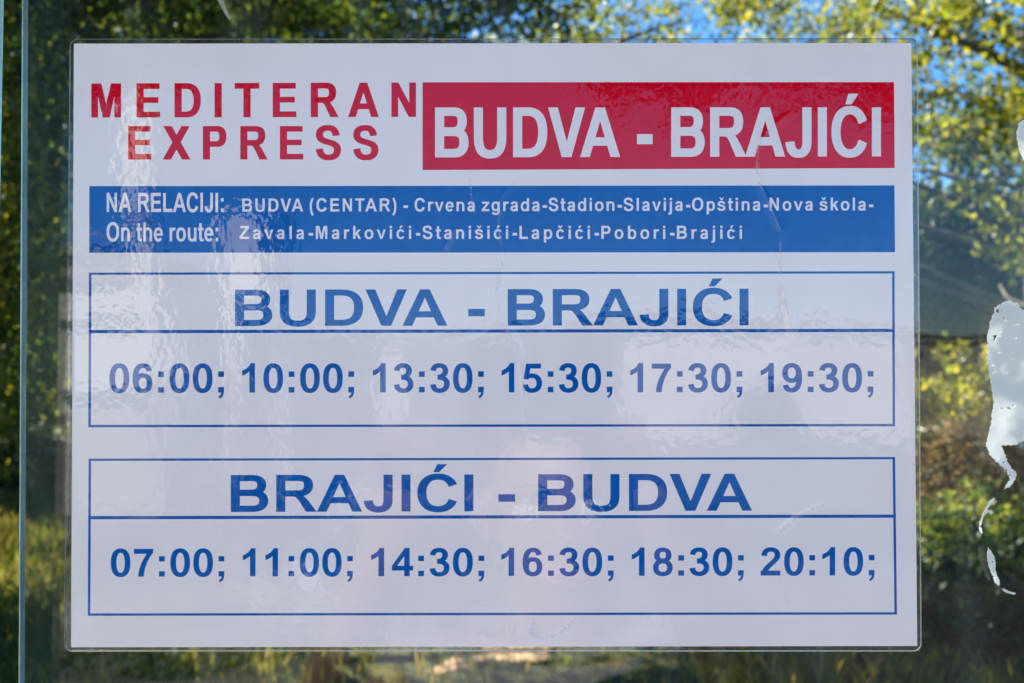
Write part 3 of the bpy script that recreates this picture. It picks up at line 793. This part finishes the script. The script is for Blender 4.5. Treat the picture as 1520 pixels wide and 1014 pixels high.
under_sheet('direction_title', text_faces('BUDVA - BRAJIĆI', 349.2, 1110.8, 430.2, 484, 428.6, 483), Y1, M['blue'])
under_sheet('direction_title', text_faces('BRAJIĆI - BUDVA', 343, 1116, 705, 759.8, 703, 757.8), Y1, M['blue'])
words('departure_times', [('06:00;', 163, 333), ('10:00;', 359.7, 526), ('13:30;', 553.7, 718.2), ('15:30;', 744.5, 909), ('17:30;', 935.3, 1101.6), ('19:30;', 1129, 1296)],
      539.5, 583, 539, 582, M['blue'], Y1)
words('departure_times', [('07:00;', 165, 333.5), ('11:00;', 360.8, 524), ('14:30;', 551, 719), ('16:30;', 744, 910.8), ('18:30;', 937.4, 1103.7), ('20:10;', 1128.7, 1297.6)],
      814, 855.8, 812, 853.8, M['blue'], Y1)

# clear film over everything: a fine grid with creases, a blister and a step down round the paper
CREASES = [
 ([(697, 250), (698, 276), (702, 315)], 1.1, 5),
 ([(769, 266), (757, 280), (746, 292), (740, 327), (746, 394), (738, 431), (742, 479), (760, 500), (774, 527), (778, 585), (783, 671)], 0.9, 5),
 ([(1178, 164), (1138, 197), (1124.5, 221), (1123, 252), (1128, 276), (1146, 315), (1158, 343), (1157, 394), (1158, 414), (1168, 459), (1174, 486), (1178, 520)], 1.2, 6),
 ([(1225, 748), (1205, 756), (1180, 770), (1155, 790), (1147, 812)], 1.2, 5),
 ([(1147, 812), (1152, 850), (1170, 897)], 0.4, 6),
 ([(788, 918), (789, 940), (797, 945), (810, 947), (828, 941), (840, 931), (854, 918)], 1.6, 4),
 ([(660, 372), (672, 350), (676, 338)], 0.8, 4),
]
def seg_d(P, a, b):
    a = np.array(a, float); b = np.array(b, float); ab = b - a
    t = np.clip(((P - a) @ ab) / (ab @ ab), 0, 1)
    return np.linalg.norm(P - (a + t[:, None] * ab), axis=1), t
NX, NY = 620, 440
u, v = np.meshgrid(np.linspace(0, 1, NX), np.linspace(0, 1, NY))
u, v = u.ravel(), v.ravel()
def lerp4(Q, u, v):
    q = [np.array(p, float) for p in Q]
    return (q[0] * ((1 - u) * (1 - v))[:, None] + q[1] * (u * (1 - v))[:, None] + q[2] * (u * v)[:, None] + q[3] * ((1 - u) * v)[:, None])
P = lerp4(OUT, u, v)
# rounded corners of the pouch
cr = 12.0
for (cx, cy, sx, sy) in ((OUT[0][0], OUT[0][1], 1, 1), (OUT[1][0], OUT[1][1], -1, 1), (OUT[2][0], OUT[2][1], -1, -1), (OUT[3][0], OUT[3][1], 1, -1)):
    ox, oy = cx + sx * cr, cy + sy * cr
    ex, ey = (P[:, 0] - ox) * -sx, (P[:, 1] - oy) * -sy
    m = (ex > 0) & (ey > 0)
    mx = np.maximum(ex, ey); l = np.hypot(ex, ey) + 1e-9
    k = np.where(m, mx / l, 1)
    P[:, 0] = np.where(m, ox + (P[:, 0] - ox) * k, P[:, 0]); P[:, 1] = np.where(m, oy + (P[:, 1] - oy) * k, P[:, 1])
h = np.zeros(len(P)); stress_highlight = np.zeros(len(P))
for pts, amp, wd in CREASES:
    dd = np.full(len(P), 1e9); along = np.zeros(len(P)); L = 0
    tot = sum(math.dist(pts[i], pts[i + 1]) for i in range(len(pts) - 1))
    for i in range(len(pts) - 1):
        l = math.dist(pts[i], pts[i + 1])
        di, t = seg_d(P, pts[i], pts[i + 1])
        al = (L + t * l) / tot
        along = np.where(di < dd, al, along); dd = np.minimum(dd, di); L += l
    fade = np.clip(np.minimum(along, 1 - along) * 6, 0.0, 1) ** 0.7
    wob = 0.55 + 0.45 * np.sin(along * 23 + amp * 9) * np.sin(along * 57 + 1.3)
    stress_highlight = np.maximum(stress_highlight, np.clip(amp * 0.62 * np.exp(-(dd / 1.5) ** 2) * fade * wob, 0, 0.8))
    h += amp * 0.00012 * np.exp(-(dd / wd) ** 2) * fade
# soft folds on either side of the long creases
inside = np.ones(len(P))
for i in range(4):
    a = np.array(PAP[i], float); b = np.array(PAP[(i + 1) % 4], float); ab = b - a; nrm = np.array([-ab[1], ab[0]]) / np.linalg.norm(ab)
    s = (P - a) @ nrm
    inside = np.minimum(inside, np.clip(0.5 + s / 5.0, 0, 1))
h += 0.00014 * inside * inside * (3 - 2 * inside)
co = np.zeros((len(P), 3))
ab_ = np.array([on(px, py) for px, py in P])
co[:, 0] = ab_[:, 0]; co[:, 2] = ab_[:, 1]; co[:, 1] = -0.00036 - h
idx = np.arange(NX * NY).reshape(NY, NX)
fc = np.stack([idx[:-1, :-1].ravel(), idx[1:, :-1].ravel(), idx[1:, 1:].ravel(), idx[:-1, 1:].ravel()], 1)
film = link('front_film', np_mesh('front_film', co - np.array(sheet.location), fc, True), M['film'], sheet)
at_ = film.data.attributes.new('stress_highlight', 'FLOAT', 'POINT'); at_.data.foreach_set('value', stress_highlight.astype(np.float32))
# back film and the welded outer edge
ring = []
NB = 10
def rounded(Q, r, n=NB):
    out = []
    for (i, (sx, sy), a0) in ((0, (1, 1), 180), (1, (-1, 1), 270), (2, (-1, -1), 0), (3, (1, -1), 90)):
        ox, oy = Q[i][0] + sx * r, Q[i][1] + sy * r
        for k in range(n + 1):
            a = R(a0 + 90 * k / n)
            out.append((ox + r * math.cos(a), oy + r * math.sin(a)))
    return out
ro = rounded(OUT, cr); 
OUTi = [(OUT[0][0] + 1.3, OUT[0][1] + 1.3), (OUT[1][0] - 1.3, OUT[1][1] + 1.3), (OUT[2][0] - 1.3, OUT[2][1] - 1.3), (OUT[3][0] + 1.3, OUT[3][1] - 1.3)]
ri = rounded(OUTi, cr - 1.3)
vs, fs = [], []
n = len(ro)
for (Q, y) in ((ro, 0.0), (ro, -0.00035), (ri, -0.00050), (ri, 0.0)):
    for p in Q:
        x, z = on(*p); vs.append((x, y, z))
for k in range(3):
    for i in range(n): fs.append((k * n + i, k * n + (i + 1) % n, (k + 1) * n + (i + 1) % n, (k + 1) * n + i))
e = link('welded_edge', mesh('welded_edge', vs, fs, False), M['film_edge'], sheet)
e.data.transform(Matrix.Translation(-Vector(sheet.location)))
vs = [(on(*p)[0], -0.00012, on(*p)[1]) for p in ri]
e = link('back_film', mesh('back_film', vs, [tuple(range(len(vs)))]), M['film_back'], sheet)
e.data.transform(Matrix.Translation(-Vector(sheet.location)))

# ------------------------------------------------------------------ marks stuck on the pane
def worn_paint():
    m = paper_material('weathered_white_paint', (0.70, 0.73, 0.73), (0.82, 0.83, 0.83), 0.24)
    n = m.node_tree; out = n.nodes['Material Output']; src = out.inputs[0].links[0].from_socket
    tc = n.nodes['Texture Coordinate']
    def worn(scale, lo, hi, det):
        no = n.nodes.new('ShaderNodeTexNoise'); no.inputs['Scale'].default_value = scale; no.inputs['Detail'].default_value = det
        n.links.new(tc.outputs['Object'], no.inputs['Vector'])
        mr = n.nodes.new('ShaderNodeMapRange'); mr.inputs[1].default_value = lo; mr.inputs[2].default_value = hi
        n.links.new(no.outputs[0], mr.inputs[0]); return mr.outputs[0]
    a, b = worn(420, 0.64, 0.69, 7), worn(95, 0.50, 0.80, 9)
    b2 = n.nodes.new('ShaderNodeMath'); b2.operation = 'MULTIPLY'; b2.inputs[1].default_value = 0.35; n.links.new(b, b2.inputs[0])
    mxm = n.nodes.new('ShaderNodeMath'); mxm.operation = 'MAXIMUM'; n.links.new(a, mxm.inputs[0]); n.links.new(b2.outputs[0], mxm.inputs[1])
    tr = n.nodes.new('ShaderNodeBsdfTransparent'); mx = n.nodes.new('ShaderNodeMixShader')
    n.links.new(mxm.outputs[0], mx.inputs[0]); n.links.new(src, mx.inputs[1]); n.links.new(tr.outputs[0], mx.inputs[2]); n.links.new(mx.outputs[0], out.inputs[0])
    return m
M['old_paint'] = worn_paint()
def solid_shape(name, outline, holes, y0, y1, mat, jag=0.0, seed=1):
    """outline in picture measures, given real thickness between y0 and y1"""
    rr = random.Random(seed)
    def rough(q):
        if jag <= 0: return q
        out = []
        for i in range(len(q)):
            a, b = q[i], q[(i + 1) % len(q)]
            L = math.dist(a, b); k = max(1, int(L / 2.2))
            for j in range(k):
                t = j / k
                out.append((a[0] + (b[0] - a[0]) * t + rr.gauss(0, jag), a[1] + (b[1] - a[1]) * t + rr.gauss(0, jag)))
        return out
    loops = [rough(outline)] + [rough(hh) for hh in holes]
    flat = [p for l in loops for p in l]
    w_ = [on(px, py) for px, py in flat]
    ov, _, outer_f = merge_faces([(h_, 0) for h_ in loops[1:]], loops[0])
    n = len(flat)
    c = Vector((sum(a[0] for a in w_) / n, 0, sum(a[1] for a in w_) / n))
    vs = [(a[0] - c.x, y0, a[1] - c.z) for a in w_] + [(a[0] - c.x, y1, a[1] - c.z) for a in w_]
    nv = len(vs); cv = [on(q_.x, q_.y) for q_ in ov]; no_ = len(ov)
    vs += [(a[0] - c.x, y0, a[1] - c.z) for a in cv] + [(a[0] - c.x, y1, a[1] - c.z) for a in cv]
    fs = [tuple(nv + i for i in t) for t in outer_f] + [tuple(nv + no_ + i for i in t[::-1]) for t in outer_f]
    b = 0
    for l in loops:
        m_ = len(l)
        for i in range(m_): fs.append((b + i, b + (i + 1) % m_, b + (i + 1) % m_ + n, b + i + n))
        b += m_
    me = mesh(name, vs, fs)
    bm = bmesh.new(); bm.from_mesh(me); bmesh.ops.remove_doubles(bm, verts=bm.verts[:], dist=1e-6); bmesh.ops.recalc_face_normals(bm, faces=bm.faces[:]); bm.to_mesh(me); bm.free()
    o = link(name, me, mat); o.location = c
    return o
k = 3.167
sm = [(320,80),(280,95),(262,108),(246,118),(250,140),(238,150),(226,190),(216,240),(212,278),(220,286),(210,294),(212,340),(218,380),(224,390),(219,400),(228,460),(238,520),(243,570),(235,620),(228,680),(214,730),(208,770),(225,810),(255,840),(285,865),(310,895),(322,925),(305,950),(296,970),(318,962),(335,945),(350,910),(345,890),(325,870),(305,830),(290,790),(280,765),(340,762),(385,745),(420,740),(470,700),(500,560),(500,300),(460,170),(420,140),(380,125),(362,100),(345,92)]
sm = [(1400 + a / k, 420 + b / k) for a, b in sm]
def blob(x, y, r, s=1.0, n=9): return [(x + r * math.cos(i * 6.283 / n) * s * random.uniform(.7, 1.2), y + r * math.sin(i * 6.283 / n) * random.uniform(.7, 1.2)) for i in range(n)]
o = solid_shape('paint_smear', sm, [blob(1400 + 262 / k, 420 + 132 / k, 3.2), blob(1400 + 292 / k, 420 + 165 / k, 1.9, .6), blob(1400 + 300 / k, 420 + 885 / k, 2.0), blob(1400 + 318 / k, 420 + 905 / k, 1.6), blob(1400 + 290 / k, 420 + 845 / k, 1.4)], 0.00108, 0.00118, M['old_paint'], 0.7, 4)
tag(o, 'large ragged streak of dried white paint at the right edge of the glass', 'paint smear')
k2 = 3.23
def q7(pts): return [(1400 + a / k2, 700 + b / k2) for a, b in pts]
o = solid_shape('paint_smear', q7([(250,128),(252,136),(232,165),(218,185),(238,190),(244,205),(236,206),(222,196),(206,210),(196,232),(188,262),(196,298),(188,302),(176,272),(180,250),(192,215),(210,178),(235,140)]), [], 0.00108, 0.00118, M['old_paint'], 0.35, 5)
tag(o, 'thin curling thread of white paint just below the large streak', 'paint smear')
o = solid_shape('paint_smear', q7([(222,368),(240,388),(252,410),(257,440),(256,470),(262,495),(274,520),(279,545),(270,552),(254,535),(242,500),(230,475),(222,450),(217,400)]), [blob(1400 + 243 / k2, 700 + 435 / k2, 1.3), blob(1400 + 247 / k2, 700 + 480 / k2, 1.3), blob(1400 + 262 / k2, 700 + 515 / k2, 1.0)], 0.00108, 0.00118, M['old_paint'], 0.3, 6)
tag(o, 'leaf-shaped fleck of white paint low on the right of the glass', 'paint smear')
o = solid_shape('paint_smear', q7([(289,566),(300,566),(325,578),(352,584),(356,592),(345,594),(318,586),(298,578)]), [], 0.00108, 0.00118, M['old_paint'], 0.25, 7)
tag(o, 'small dash of white paint, lowest of the paint marks', 'paint smear')
o = solid_shape('paint_smear', [(1522, 176), (1515, 182), (1511, 196), (1513, 214), (1517, 228), (1522, 238), (1545, 250), (1550, 170)], [], 0.00108, 0.00118, M['old_paint'], 0.4, 8)
tag(o, 'white paint fleck at the right edge, highest of the paint marks', 'paint smear')
M['straw'] = material('straw', (0.62, 0.58, 0.40), 0.7, (0.45, 0.42, 0.25), 200)
o = solid_shape('dry_blade', [(316, -14), (326, -14), (333, 6), (340, 22), (342.5, 26), (341, 29), (338, 27), (328, 10)], [], -0.0004, 0.0011, M['straw'], 0.2, 9)
tag(o, 'dry pale pointed grass blade stuck to the glass above the notice', 'grass blade')

# ------------------------------------------------------------------ the street behind the reader (seen mirrored in film and glass)
wl = empty('boundary_wall', (2.9, -25.5, 0)); tag(wl, 'long low cream rendered wall across the road', 'wall')
child('wall_face', box('wall_face', (-3.0, -25.75, -0.2), (8.9, -25.5, 2.0), 0.02), M['cream_wall'], wl)
child('coping', box('coping', (-3.06, -25.82, 2.003), (8.96, -25.43, 2.07), 0.01), M['concrete'], wl)
def house(label, x0, x1, y, h, depth, mat, rows):
    b = empty('house', ((x0 + x1) / 2, y, -0.12)); tag(b, label, 'house')
    child('wall', box('wall', (x0, y - depth, -0.2), (x1, y, h), 0.02), mat, b)
    child('roof', box('roof', (x0 - 0.2, y - depth - .2, h + 0.003), (x1 + 0.2, y + 0.25, h + 0.18), 0.02), M['concrete'], b)
    for (a, c, z0, z1) in rows:
        wn = child('window', box('window', (a, y - 0.02, z0), (c, y + 0.02, z1), 0.004), M['window'], b)
        fm = []
        for q in (box('f', (a - .06, y + .003, z0 - .06), (c + .06, y + .05, z0)), box('f', (a - .06, y + .003, z1), (c + .06, y + .05, z1 + .06)), box('f', (a - .06, y + .003, z0), (a, y + .05, z1)), box('f', (c, y + .003, z0), (c + .06, y + .05, z1))):
            fm.append(q)
        bm = bmesh.new()
        for q in fm: bm.from_mesh(q)
        me = bpy.data.meshes.new('window_frame'); bm.to_mesh(me); bm.free()
        f_ = child('window_frame', me, M['white_metal'], b)
    return b
house('grey rendered house across the road at left', -16, -6.6, -19, 3.3, 7, M['grey_wall'], [(-14, -12.8, 1, 2.4), (-11, -9.8, 1, 2.4), (-8.6, -7.4, 1, 2.4)])
gw = empty('boundary_wall', (13.5, -26, 0)); tag(gw, 'long grey rendered wall across the road, right of the cream one', 'wall')
child('wall_face', box('wall_face', (9.1, -26.2, -0.2), (26, -25.9, 1.95), 0.02), M['grey_wall'], gw)
child('coping', box('coping', (9.05, -26.3, 1.953), (26.05, -25.8, 2.02), 0.01), M['concrete'], gw)
ks = empty('kiosk', (-4.55, -12.6, -0.12)); tag(ks, 'small white street kiosk with shuttered hatches', 'kiosk')
child('body', box('body', (-5.1, -14.2, 0.98), (-3.85, -12.6, 2.5), 0.02), M['white_metal'], ks)
child('plinth', box('plinth', (-5.08, -14.18, -0.12), (-3.87, -12.62, 0.977), 0.01), M['grey_wall'], ks)
child('roof', box('roof', (-5.2, -14.3, 2.503), (-3.75, -12.4, 2.62), 0.01), M['grey_wall'], ks)
child('shelf', box('shelf', (-5.0, -12.597, 1.22), (-3.95, -12.40, 1.28), 0.004), M['grey_wall'], ks)
child('hatch', box('hatch', (-5.0, -12.597, 1.95), (-4.0, -12.57, 2.05), 0.004), M['window'], ks)
bb = empty('sign_board', (-2.95, -12.8, -0.12)); tag(bb, 'blank white board on two white posts', 'sign board')
child('panel', box('panel', (-3.33, -12.86, 2.3), (-2.5, -12.8, 3.3), 0.008), M['white_metal'], bb)
for x in (-3.27, -2.66):
    child('post', tube('post', [(x + .05, -12.93, -0.12), (x + .05, -12.93, 1.5), (x + .05, -12.93, 3.25)], [0.06] * 3, 10), M['white_metal'], bb)
pl = empty('leaning_pole', (-3.15, -11, -0.12)); tag(pl, 'leaning pale concrete utility pole by the road', 'pole')
child('shaft', tube('shaft', [(-3.05, -11, -0.12), (-3.2, -11, 0.8), (-3.38, -11, 1.7), (-3.5, -11, 2.7), (-3.6, -11, 3.5), (-3.7, -11, 5.6)], [0.17, 0.16, 0.15, 0.14, 0.13, 0.10], 14), M['white_wall'], pl)
child('collar', tube('collar', [(-3.52, -11, 2.9), (-3.535, -11, 3.0)], [0.16, 0.16], 14), M['grey_wall'], pl)
pt = empty('planter', (-1.35, -3.9, 0)); tag(pt, 'round pale concrete planter at the road edge', 'planter')
prof = [(0.55, -0.12), (0.80, 0.10), (0.90, 0.42), (0.92, 0.50), (0.84, 0.52), (0.80, 0.44), (0.0, 0.42)]
vs, fs = [], []
for i, (r_, z) in enumerate(prof):
    for a in range(32): vs.append((-1.35 + r_ * math.cos(a * math.pi / 16), -4.5 + r_ * math.sin(a * math.pi / 16), z))
for i in range(len(prof) - 1):
    for a in range(32): fs.append((i * 32 + a, i * 32 + (a + 1) % 32, (i + 1) * 32 + (a + 1) % 32, (i + 1) * 32 + a))
child('bowl', mesh('bowl', vs, fs, True), M['concrete'], pt)
v, f = leaves(1500, crown_centres([(-1.35, -4.5, 0.5, 0.6, 0.6, 0.2)], 40, 8), 0.12, 0.05, 8)
pf = child('foliage', np_mesh('foliage', v, f), LEAF['mid'], pt); pf['kind'] = 'stuff'

for (x, y, lab) in ((0.6, -24.2, 'round bush in front of the middle of the cream wall'), (5.3, -24.4, 'round bush in front of the cream wall, near its grey neighbour')):
    b_ = empty('bush', (x, y, -0.12)); tag(b_, lab, 'bush', 'bushes in front of the cream wall')
    v, f = leaves(2600, crown_centres([(x, y, 0.5, 0.8, 0.5, 0.6)], 70, int(x * 9)), 0.25, 0.12, 5)
    q_ = child('foliage', np_mesh('foliage', v, f), LEAF['mid'], b_); q_['kind'] = 'stuff'
    child('stem', tube('stem', [(x, y, -0.12), (x, y, 0.5)], [0.04, 0.03], 6), M['bark'], b_)
tree('street_tree', 'tall street tree across the road with a high canopy, left one', (-7.2, -5.9, -0.12), (-6.0, -6, 4.0),
     [(-3.2, -6.0, 4.15, 3.8, 1.5, 0.95)], 480, 24000, 0.13, 0.5, 'dark', 21, 8, 0.17, limb_len=3.2, group='street trees across the road')
tree('street_tree', 'tall street tree across the road with a high canopy, right one', (6.8, -6, -0.12), (5.6, -6, 4.0),
     [(3.2, -6.0, 4.0, 3.8, 1.5, 0.95)], 480, 24000, 0.13, 0.5, 'dark', 22, 8, 0.17, limb_len=3.2, group='street trees across the road')

# ------------------------------------------------------------------ the photographer
M['skin'] = material('skin', (0.34, 0.19, 0.135), 0.5, (0.30, 0.16, 0.115), 30)
M['shirt'] = material('shirt_cloth', (0.24, 0.24, 0.32), 0.9, (0.20, 0.20, 0.28), 20, 0.003, 90)
M['trousers'] = material('denim', (0.045, 0.06, 0.10), 0.9, (0.035, 0.045, 0.08), 30, 0.002, 120)
M['hair'] = material('hair', (0.035, 0.02, 0.012), 0.5, (0.06, 0.035, 0.02), 60, 0.003, 150)
M['shoe'] = material('shoe', (0.05, 0.05, 0.05), 0.6)
M['phone'] = material('phone_case', (0.11, 0.12, 0.15), 0.5)
M['lens'] = material('lens_glass', (0.01, 0.01, 0.015), 0.05)
M['eye'] = material('eye_white', (0.75, 0.73, 0.70), 0.2)
M['lip'] = material('lips', (0.42, 0.14, 0.12), 0.4)
def skin_mesh(name, pts, edges, sub=2):
    """pts: (x,y,z,r) or (x,y,z,rx,ry)"""
    me = bpy.data.meshes.new(name + '_rig')
    me.from_pydata([p[:3] for p in pts], edges, [])
    o = bpy.data.objects.new(name + '_rig', me); sc.collection.objects.link(o)
    o.modifiers.new('s', 'SKIN').use_smooth_shade = True
    lay = me.skin_vertices[0].data
    for i, p in enumerate(pts):
        lay[i].radius = (p[3], p[4] if len(p) > 4 else p[3]); lay[i].use_root = (i == 0)
    m = o.modifiers.new('u', 'SUBSURF'); m.levels = sub; m.render_levels = sub
    dg = bpy.context.evaluated_depsgraph_get(); dg.update()
    out = bpy.data.meshes.new_from_object(o.evaluated_get(dg)); out.name = name
    bpy.data.objects.remove(o); bpy.data.meshes.remove(me)
    out.polygons.foreach_set('use_smooth', [True] * len(out.polygons))
    return out
PX, PY = 0.05, -0.86
person = empty('person', (PX, PY, 0)); tag(person, 'person in grey-lilac shirt and jeans raising a phone towards the notice', 'person')
def chain(pts, edges, seq, start):
    last = start
    for p in seq:
        pts.append(p); edges.append((last, len(pts) - 1)); last = len(pts) - 1
    return last
pts = [(PX, PY, 0.90, 0.13, 0.10)]; edges = []
ab = chain(pts, edges, [(PX, PY, 1.02, 0.115, 0.09), (PX, PY, 1.14, 0.125, 0.095), (PX, PY, 1.25, 0.12, 0.09)], 0)
nk = chain(pts, edges, [(PX, PY, 1.335, 0.055, 0.055), (PX, PY + 0.015, 1.385, 0.05, 0.052)], ab)
hd = chain(pts, edges, [(PX, PY + 0.035, 1.43, 0.058, 0.07), (PX, PY + 0.03, 1.49, 0.072, 0.088), (PX, PY + 0.02, 1.545, 0.068, 0.08), (PX, PY + 0.015, 1.58, 0.04, 0.045)], nk)
HANDS = {-1: (-0.073, -0.452, 1.585), 1: (0.073, -0.452, 1.585)}
for s in (-1, 1):
    sh = chain(pts, edges, [(PX + s * 0.15, PY, 1.29, 0.055)], ab)
    elb = (-0.20, -0.72, 1.27) if s < 0 else (0.27, -0.74, 1.25)
    wr = (-0.098, -0.500, 1.50) if s < 0 else (0.115, -0.505, 1.50)
    m1 = [(PX + s * 0.15) * .5 + elb[0] * .5, PY * .5 + elb[1] * .5, 1.29 * .5 + elb[2] * .5]
    fa = [elb[i] * .6 + wr[i] * .4 for i in range(3)]
    e_ = chain(pts, edges, [(*m1, 0.040), (*elb, 0.033), (*fa, 0.031), (*wr, 0.021, 0.025)], sh)
    hx, hy, hz = HANDS[s]
    palm = chain(pts, edges, [(wr[0] * .55 + (hx + s * .012) * .45, wr[1] * .55 + (hy - .020) * .45, wr[2] * .45 + (hz - .035) * .55, 0.030, 0.017), (hx + s * .010, hy - .018, hz - .032, 0.032, 0.014)], e_)
    lg = chain(pts, edges, [(PX + s * 0.085, PY, 0.80, 0.085), (PX + s * 0.10, PY + 0.01, 0.48, 0.058), (PX + s * 0.10, PY - 0.01, 0.30, 0.055), (PX + s * 0.105, PY - 0.02, 0.09, 0.038), (PX + s * 0.115, PY + 0.08, 0.04, 0.034, 0.03), (PX + s * 0.12, PY + 0.14, 0.03, 0.03, 0.022)], 0)
child('body', skin_mesh('body', pts, edges), M['skin'], person)
# fingers: four behind the phone's lower edge curling up its back, thumb on the screen side
for s in (-1, 1):
    hx, hy, hz = HANDS[s]
    for k_, (dx, L) in enumerate(((0.030, 0.9), (0.012, 1.0), (-0.006, 0.97), (-0.024, 0.8))):
        x = hx - s * dx * 0.6 - s * -0.004
        f_ = [(x + s * .012, hy - .024, hz - .036, .0082), (x + s * .006, hy - .004, hz - .014 + .002 * k_, .0078), (x, hy + .009, hz + .004 * L, .0070), (x - s * .002, hy + .011, hz + .024 * L, .0062)]
        f_ = [(a, min(b, -0.4405 + 0.012), c, r_) for a, b, c, r_ in f_]
        child('finger', skin_mesh('finger', f_, [(0, 1), (1, 2), (2, 3)]), M['skin'], person)
    t_ = [(hx + s * .02, hy - .030, hz - .040, .0115), (hx + s * .012, hy - .024, hz - .012, .0098), (hx - s * .006, hy - .006, hz + .016, .0085), (hx - s * .016, hy - .003, hz + .032, .0074)]
    child('thumb', skin_mesh('thumb', t_, [(0, 1), (1, 2), (2, 3)]), M['skin'], person)
# face
def ball(name, c, r, mat, sx=1, sy=1, sz=1):
    bm = bmesh.new(); bmesh.ops.create_uvsphere(bm, u_segments=16, v_segments=10, radius=1)
    for v_ in bm.verts: v_.co = Vector((c[0] + v_.co.x * r * sx, c[1] + v_.co.y * r * sy, c[2] + v_.co.z * r * sz))
    for f_ in bm.faces: f_.smooth = True
    me = bpy.data.meshes.new(name); bm.to_mesh(me); bm.free()
    return child(name, me, mat, person)
for s in (-1, 1):
    ball('eye', (PX + s * 0.030, PY + 0.0925, 1.49), 0.0125, M['eye'])
    ball('pupil', (PX + s * 0.030, PY + 0.1015, 1.491), 0.0050, M['hair'])
    ball('ear', (PX + s * 0.074, PY + 0.02, 1.48), 0.03, M['skin'], 0.35, 0.6, 1)
    ball('eyebrow', (PX + s * 0.031, PY + 0.107, 1.512), 0.018, M['hair'], 1, 0.3, 0.2)
child('nose', skin_mesh('nose', [(PX, PY + 0.100, 1.495, .008), (PX, PY + 0.117, 1.468, .011), (PX, PY + 0.112, 1.455, .012, .008)], [(0, 1), (1, 2)]), M['skin'], person)
ball('mouth', (PX, PY + 0.099, 1.428), 0.022, M['lip'], 1, 0.45, 0.32)
child('hair', skin_mesh('hair', [(PX, PY + 0.035, 1.585, .070, .050), (PX, PY - 0.01, 1.565, .086, .092), (PX, PY - 0.035, 1.50, .084, .072), (PX, PY - 0.05, 1.42, .075, .045), (PX, PY - 0.06, 1.34, .06, .03)], [(0, 1), (1, 2), (2, 3), (3, 4)]), M['hair'], person)
# clothes follow the body, a little wider
sp = [(PX, PY, 0.88, 0.15, 0.125), (PX, PY, 1.02, 0.145, 0.118), (PX, PY, 1.14, 0.148, 0.12), (PX, PY, 1.25, 0.142, 0.112), (PX, PY, 1.315, 0.085, 0.08)]
se = [(0, 1), (1, 2), (2, 3), (3, 4)]
for s in (-1, 1):
    elb = (-0.20, -0.72, 1.27) if s < 0 else (0.27, -0.74, 1.25)
    chain(sp, se, [(PX + s * 0.15, PY, 1.29, 0.075), ((PX + s * .15) * .6 + elb[0] * .4, PY * .6 + elb[1] * .4, 1.28, 0.062)], 3)
child('shirt', skin_mesh('shirt', sp, se), M['shirt'], person)
tp = [(PX, PY, 0.92, 0.142, 0.115)]; te = []
for s in (-1, 1):
    chain(tp, te, [(PX + s * 0.088, PY, 0.80, 0.10), (PX + s * 0.10, PY + 0.01, 0.48, 0.078), (PX + s * 0.10, PY - 0.01, 0.30, 0.072), (PX + s * 0.105, PY - 0.02, 0.10, 0.062)], 0)
    child('shoe', skin_mesh('shoe', [(PX + s * 0.105, PY - 0.05, 0.048, .045), (PX + s * 0.112, PY + 0.06, 0.046, .046, .042), (PX + s * 0.12, PY + 0.16, 0.036, .04, .03)], [(0, 1), (1, 2)]), M['shoe'], person)
child('trousers', skin_mesh('trousers', tp, te), M['trousers'], person)
ph = empty('phone', (0, -0.4405, 1.615)); tag(ph, 'slate grey phone held level in both hands of the person', 'phone')
child('case', box('case', (-0.078, -0.4445, 1.590), (0.078, -0.4365, 1.664), 0.0035, 3), M['phone'], ph)
for (x, z) in ((0.0, 1.648), (0.024, 1.648)):
    child('lens', tube('lens', [(x, -0.4364, z), (x, -0.4345, z)], [0.0065, 0.0060], 20), M['lens'], ph)
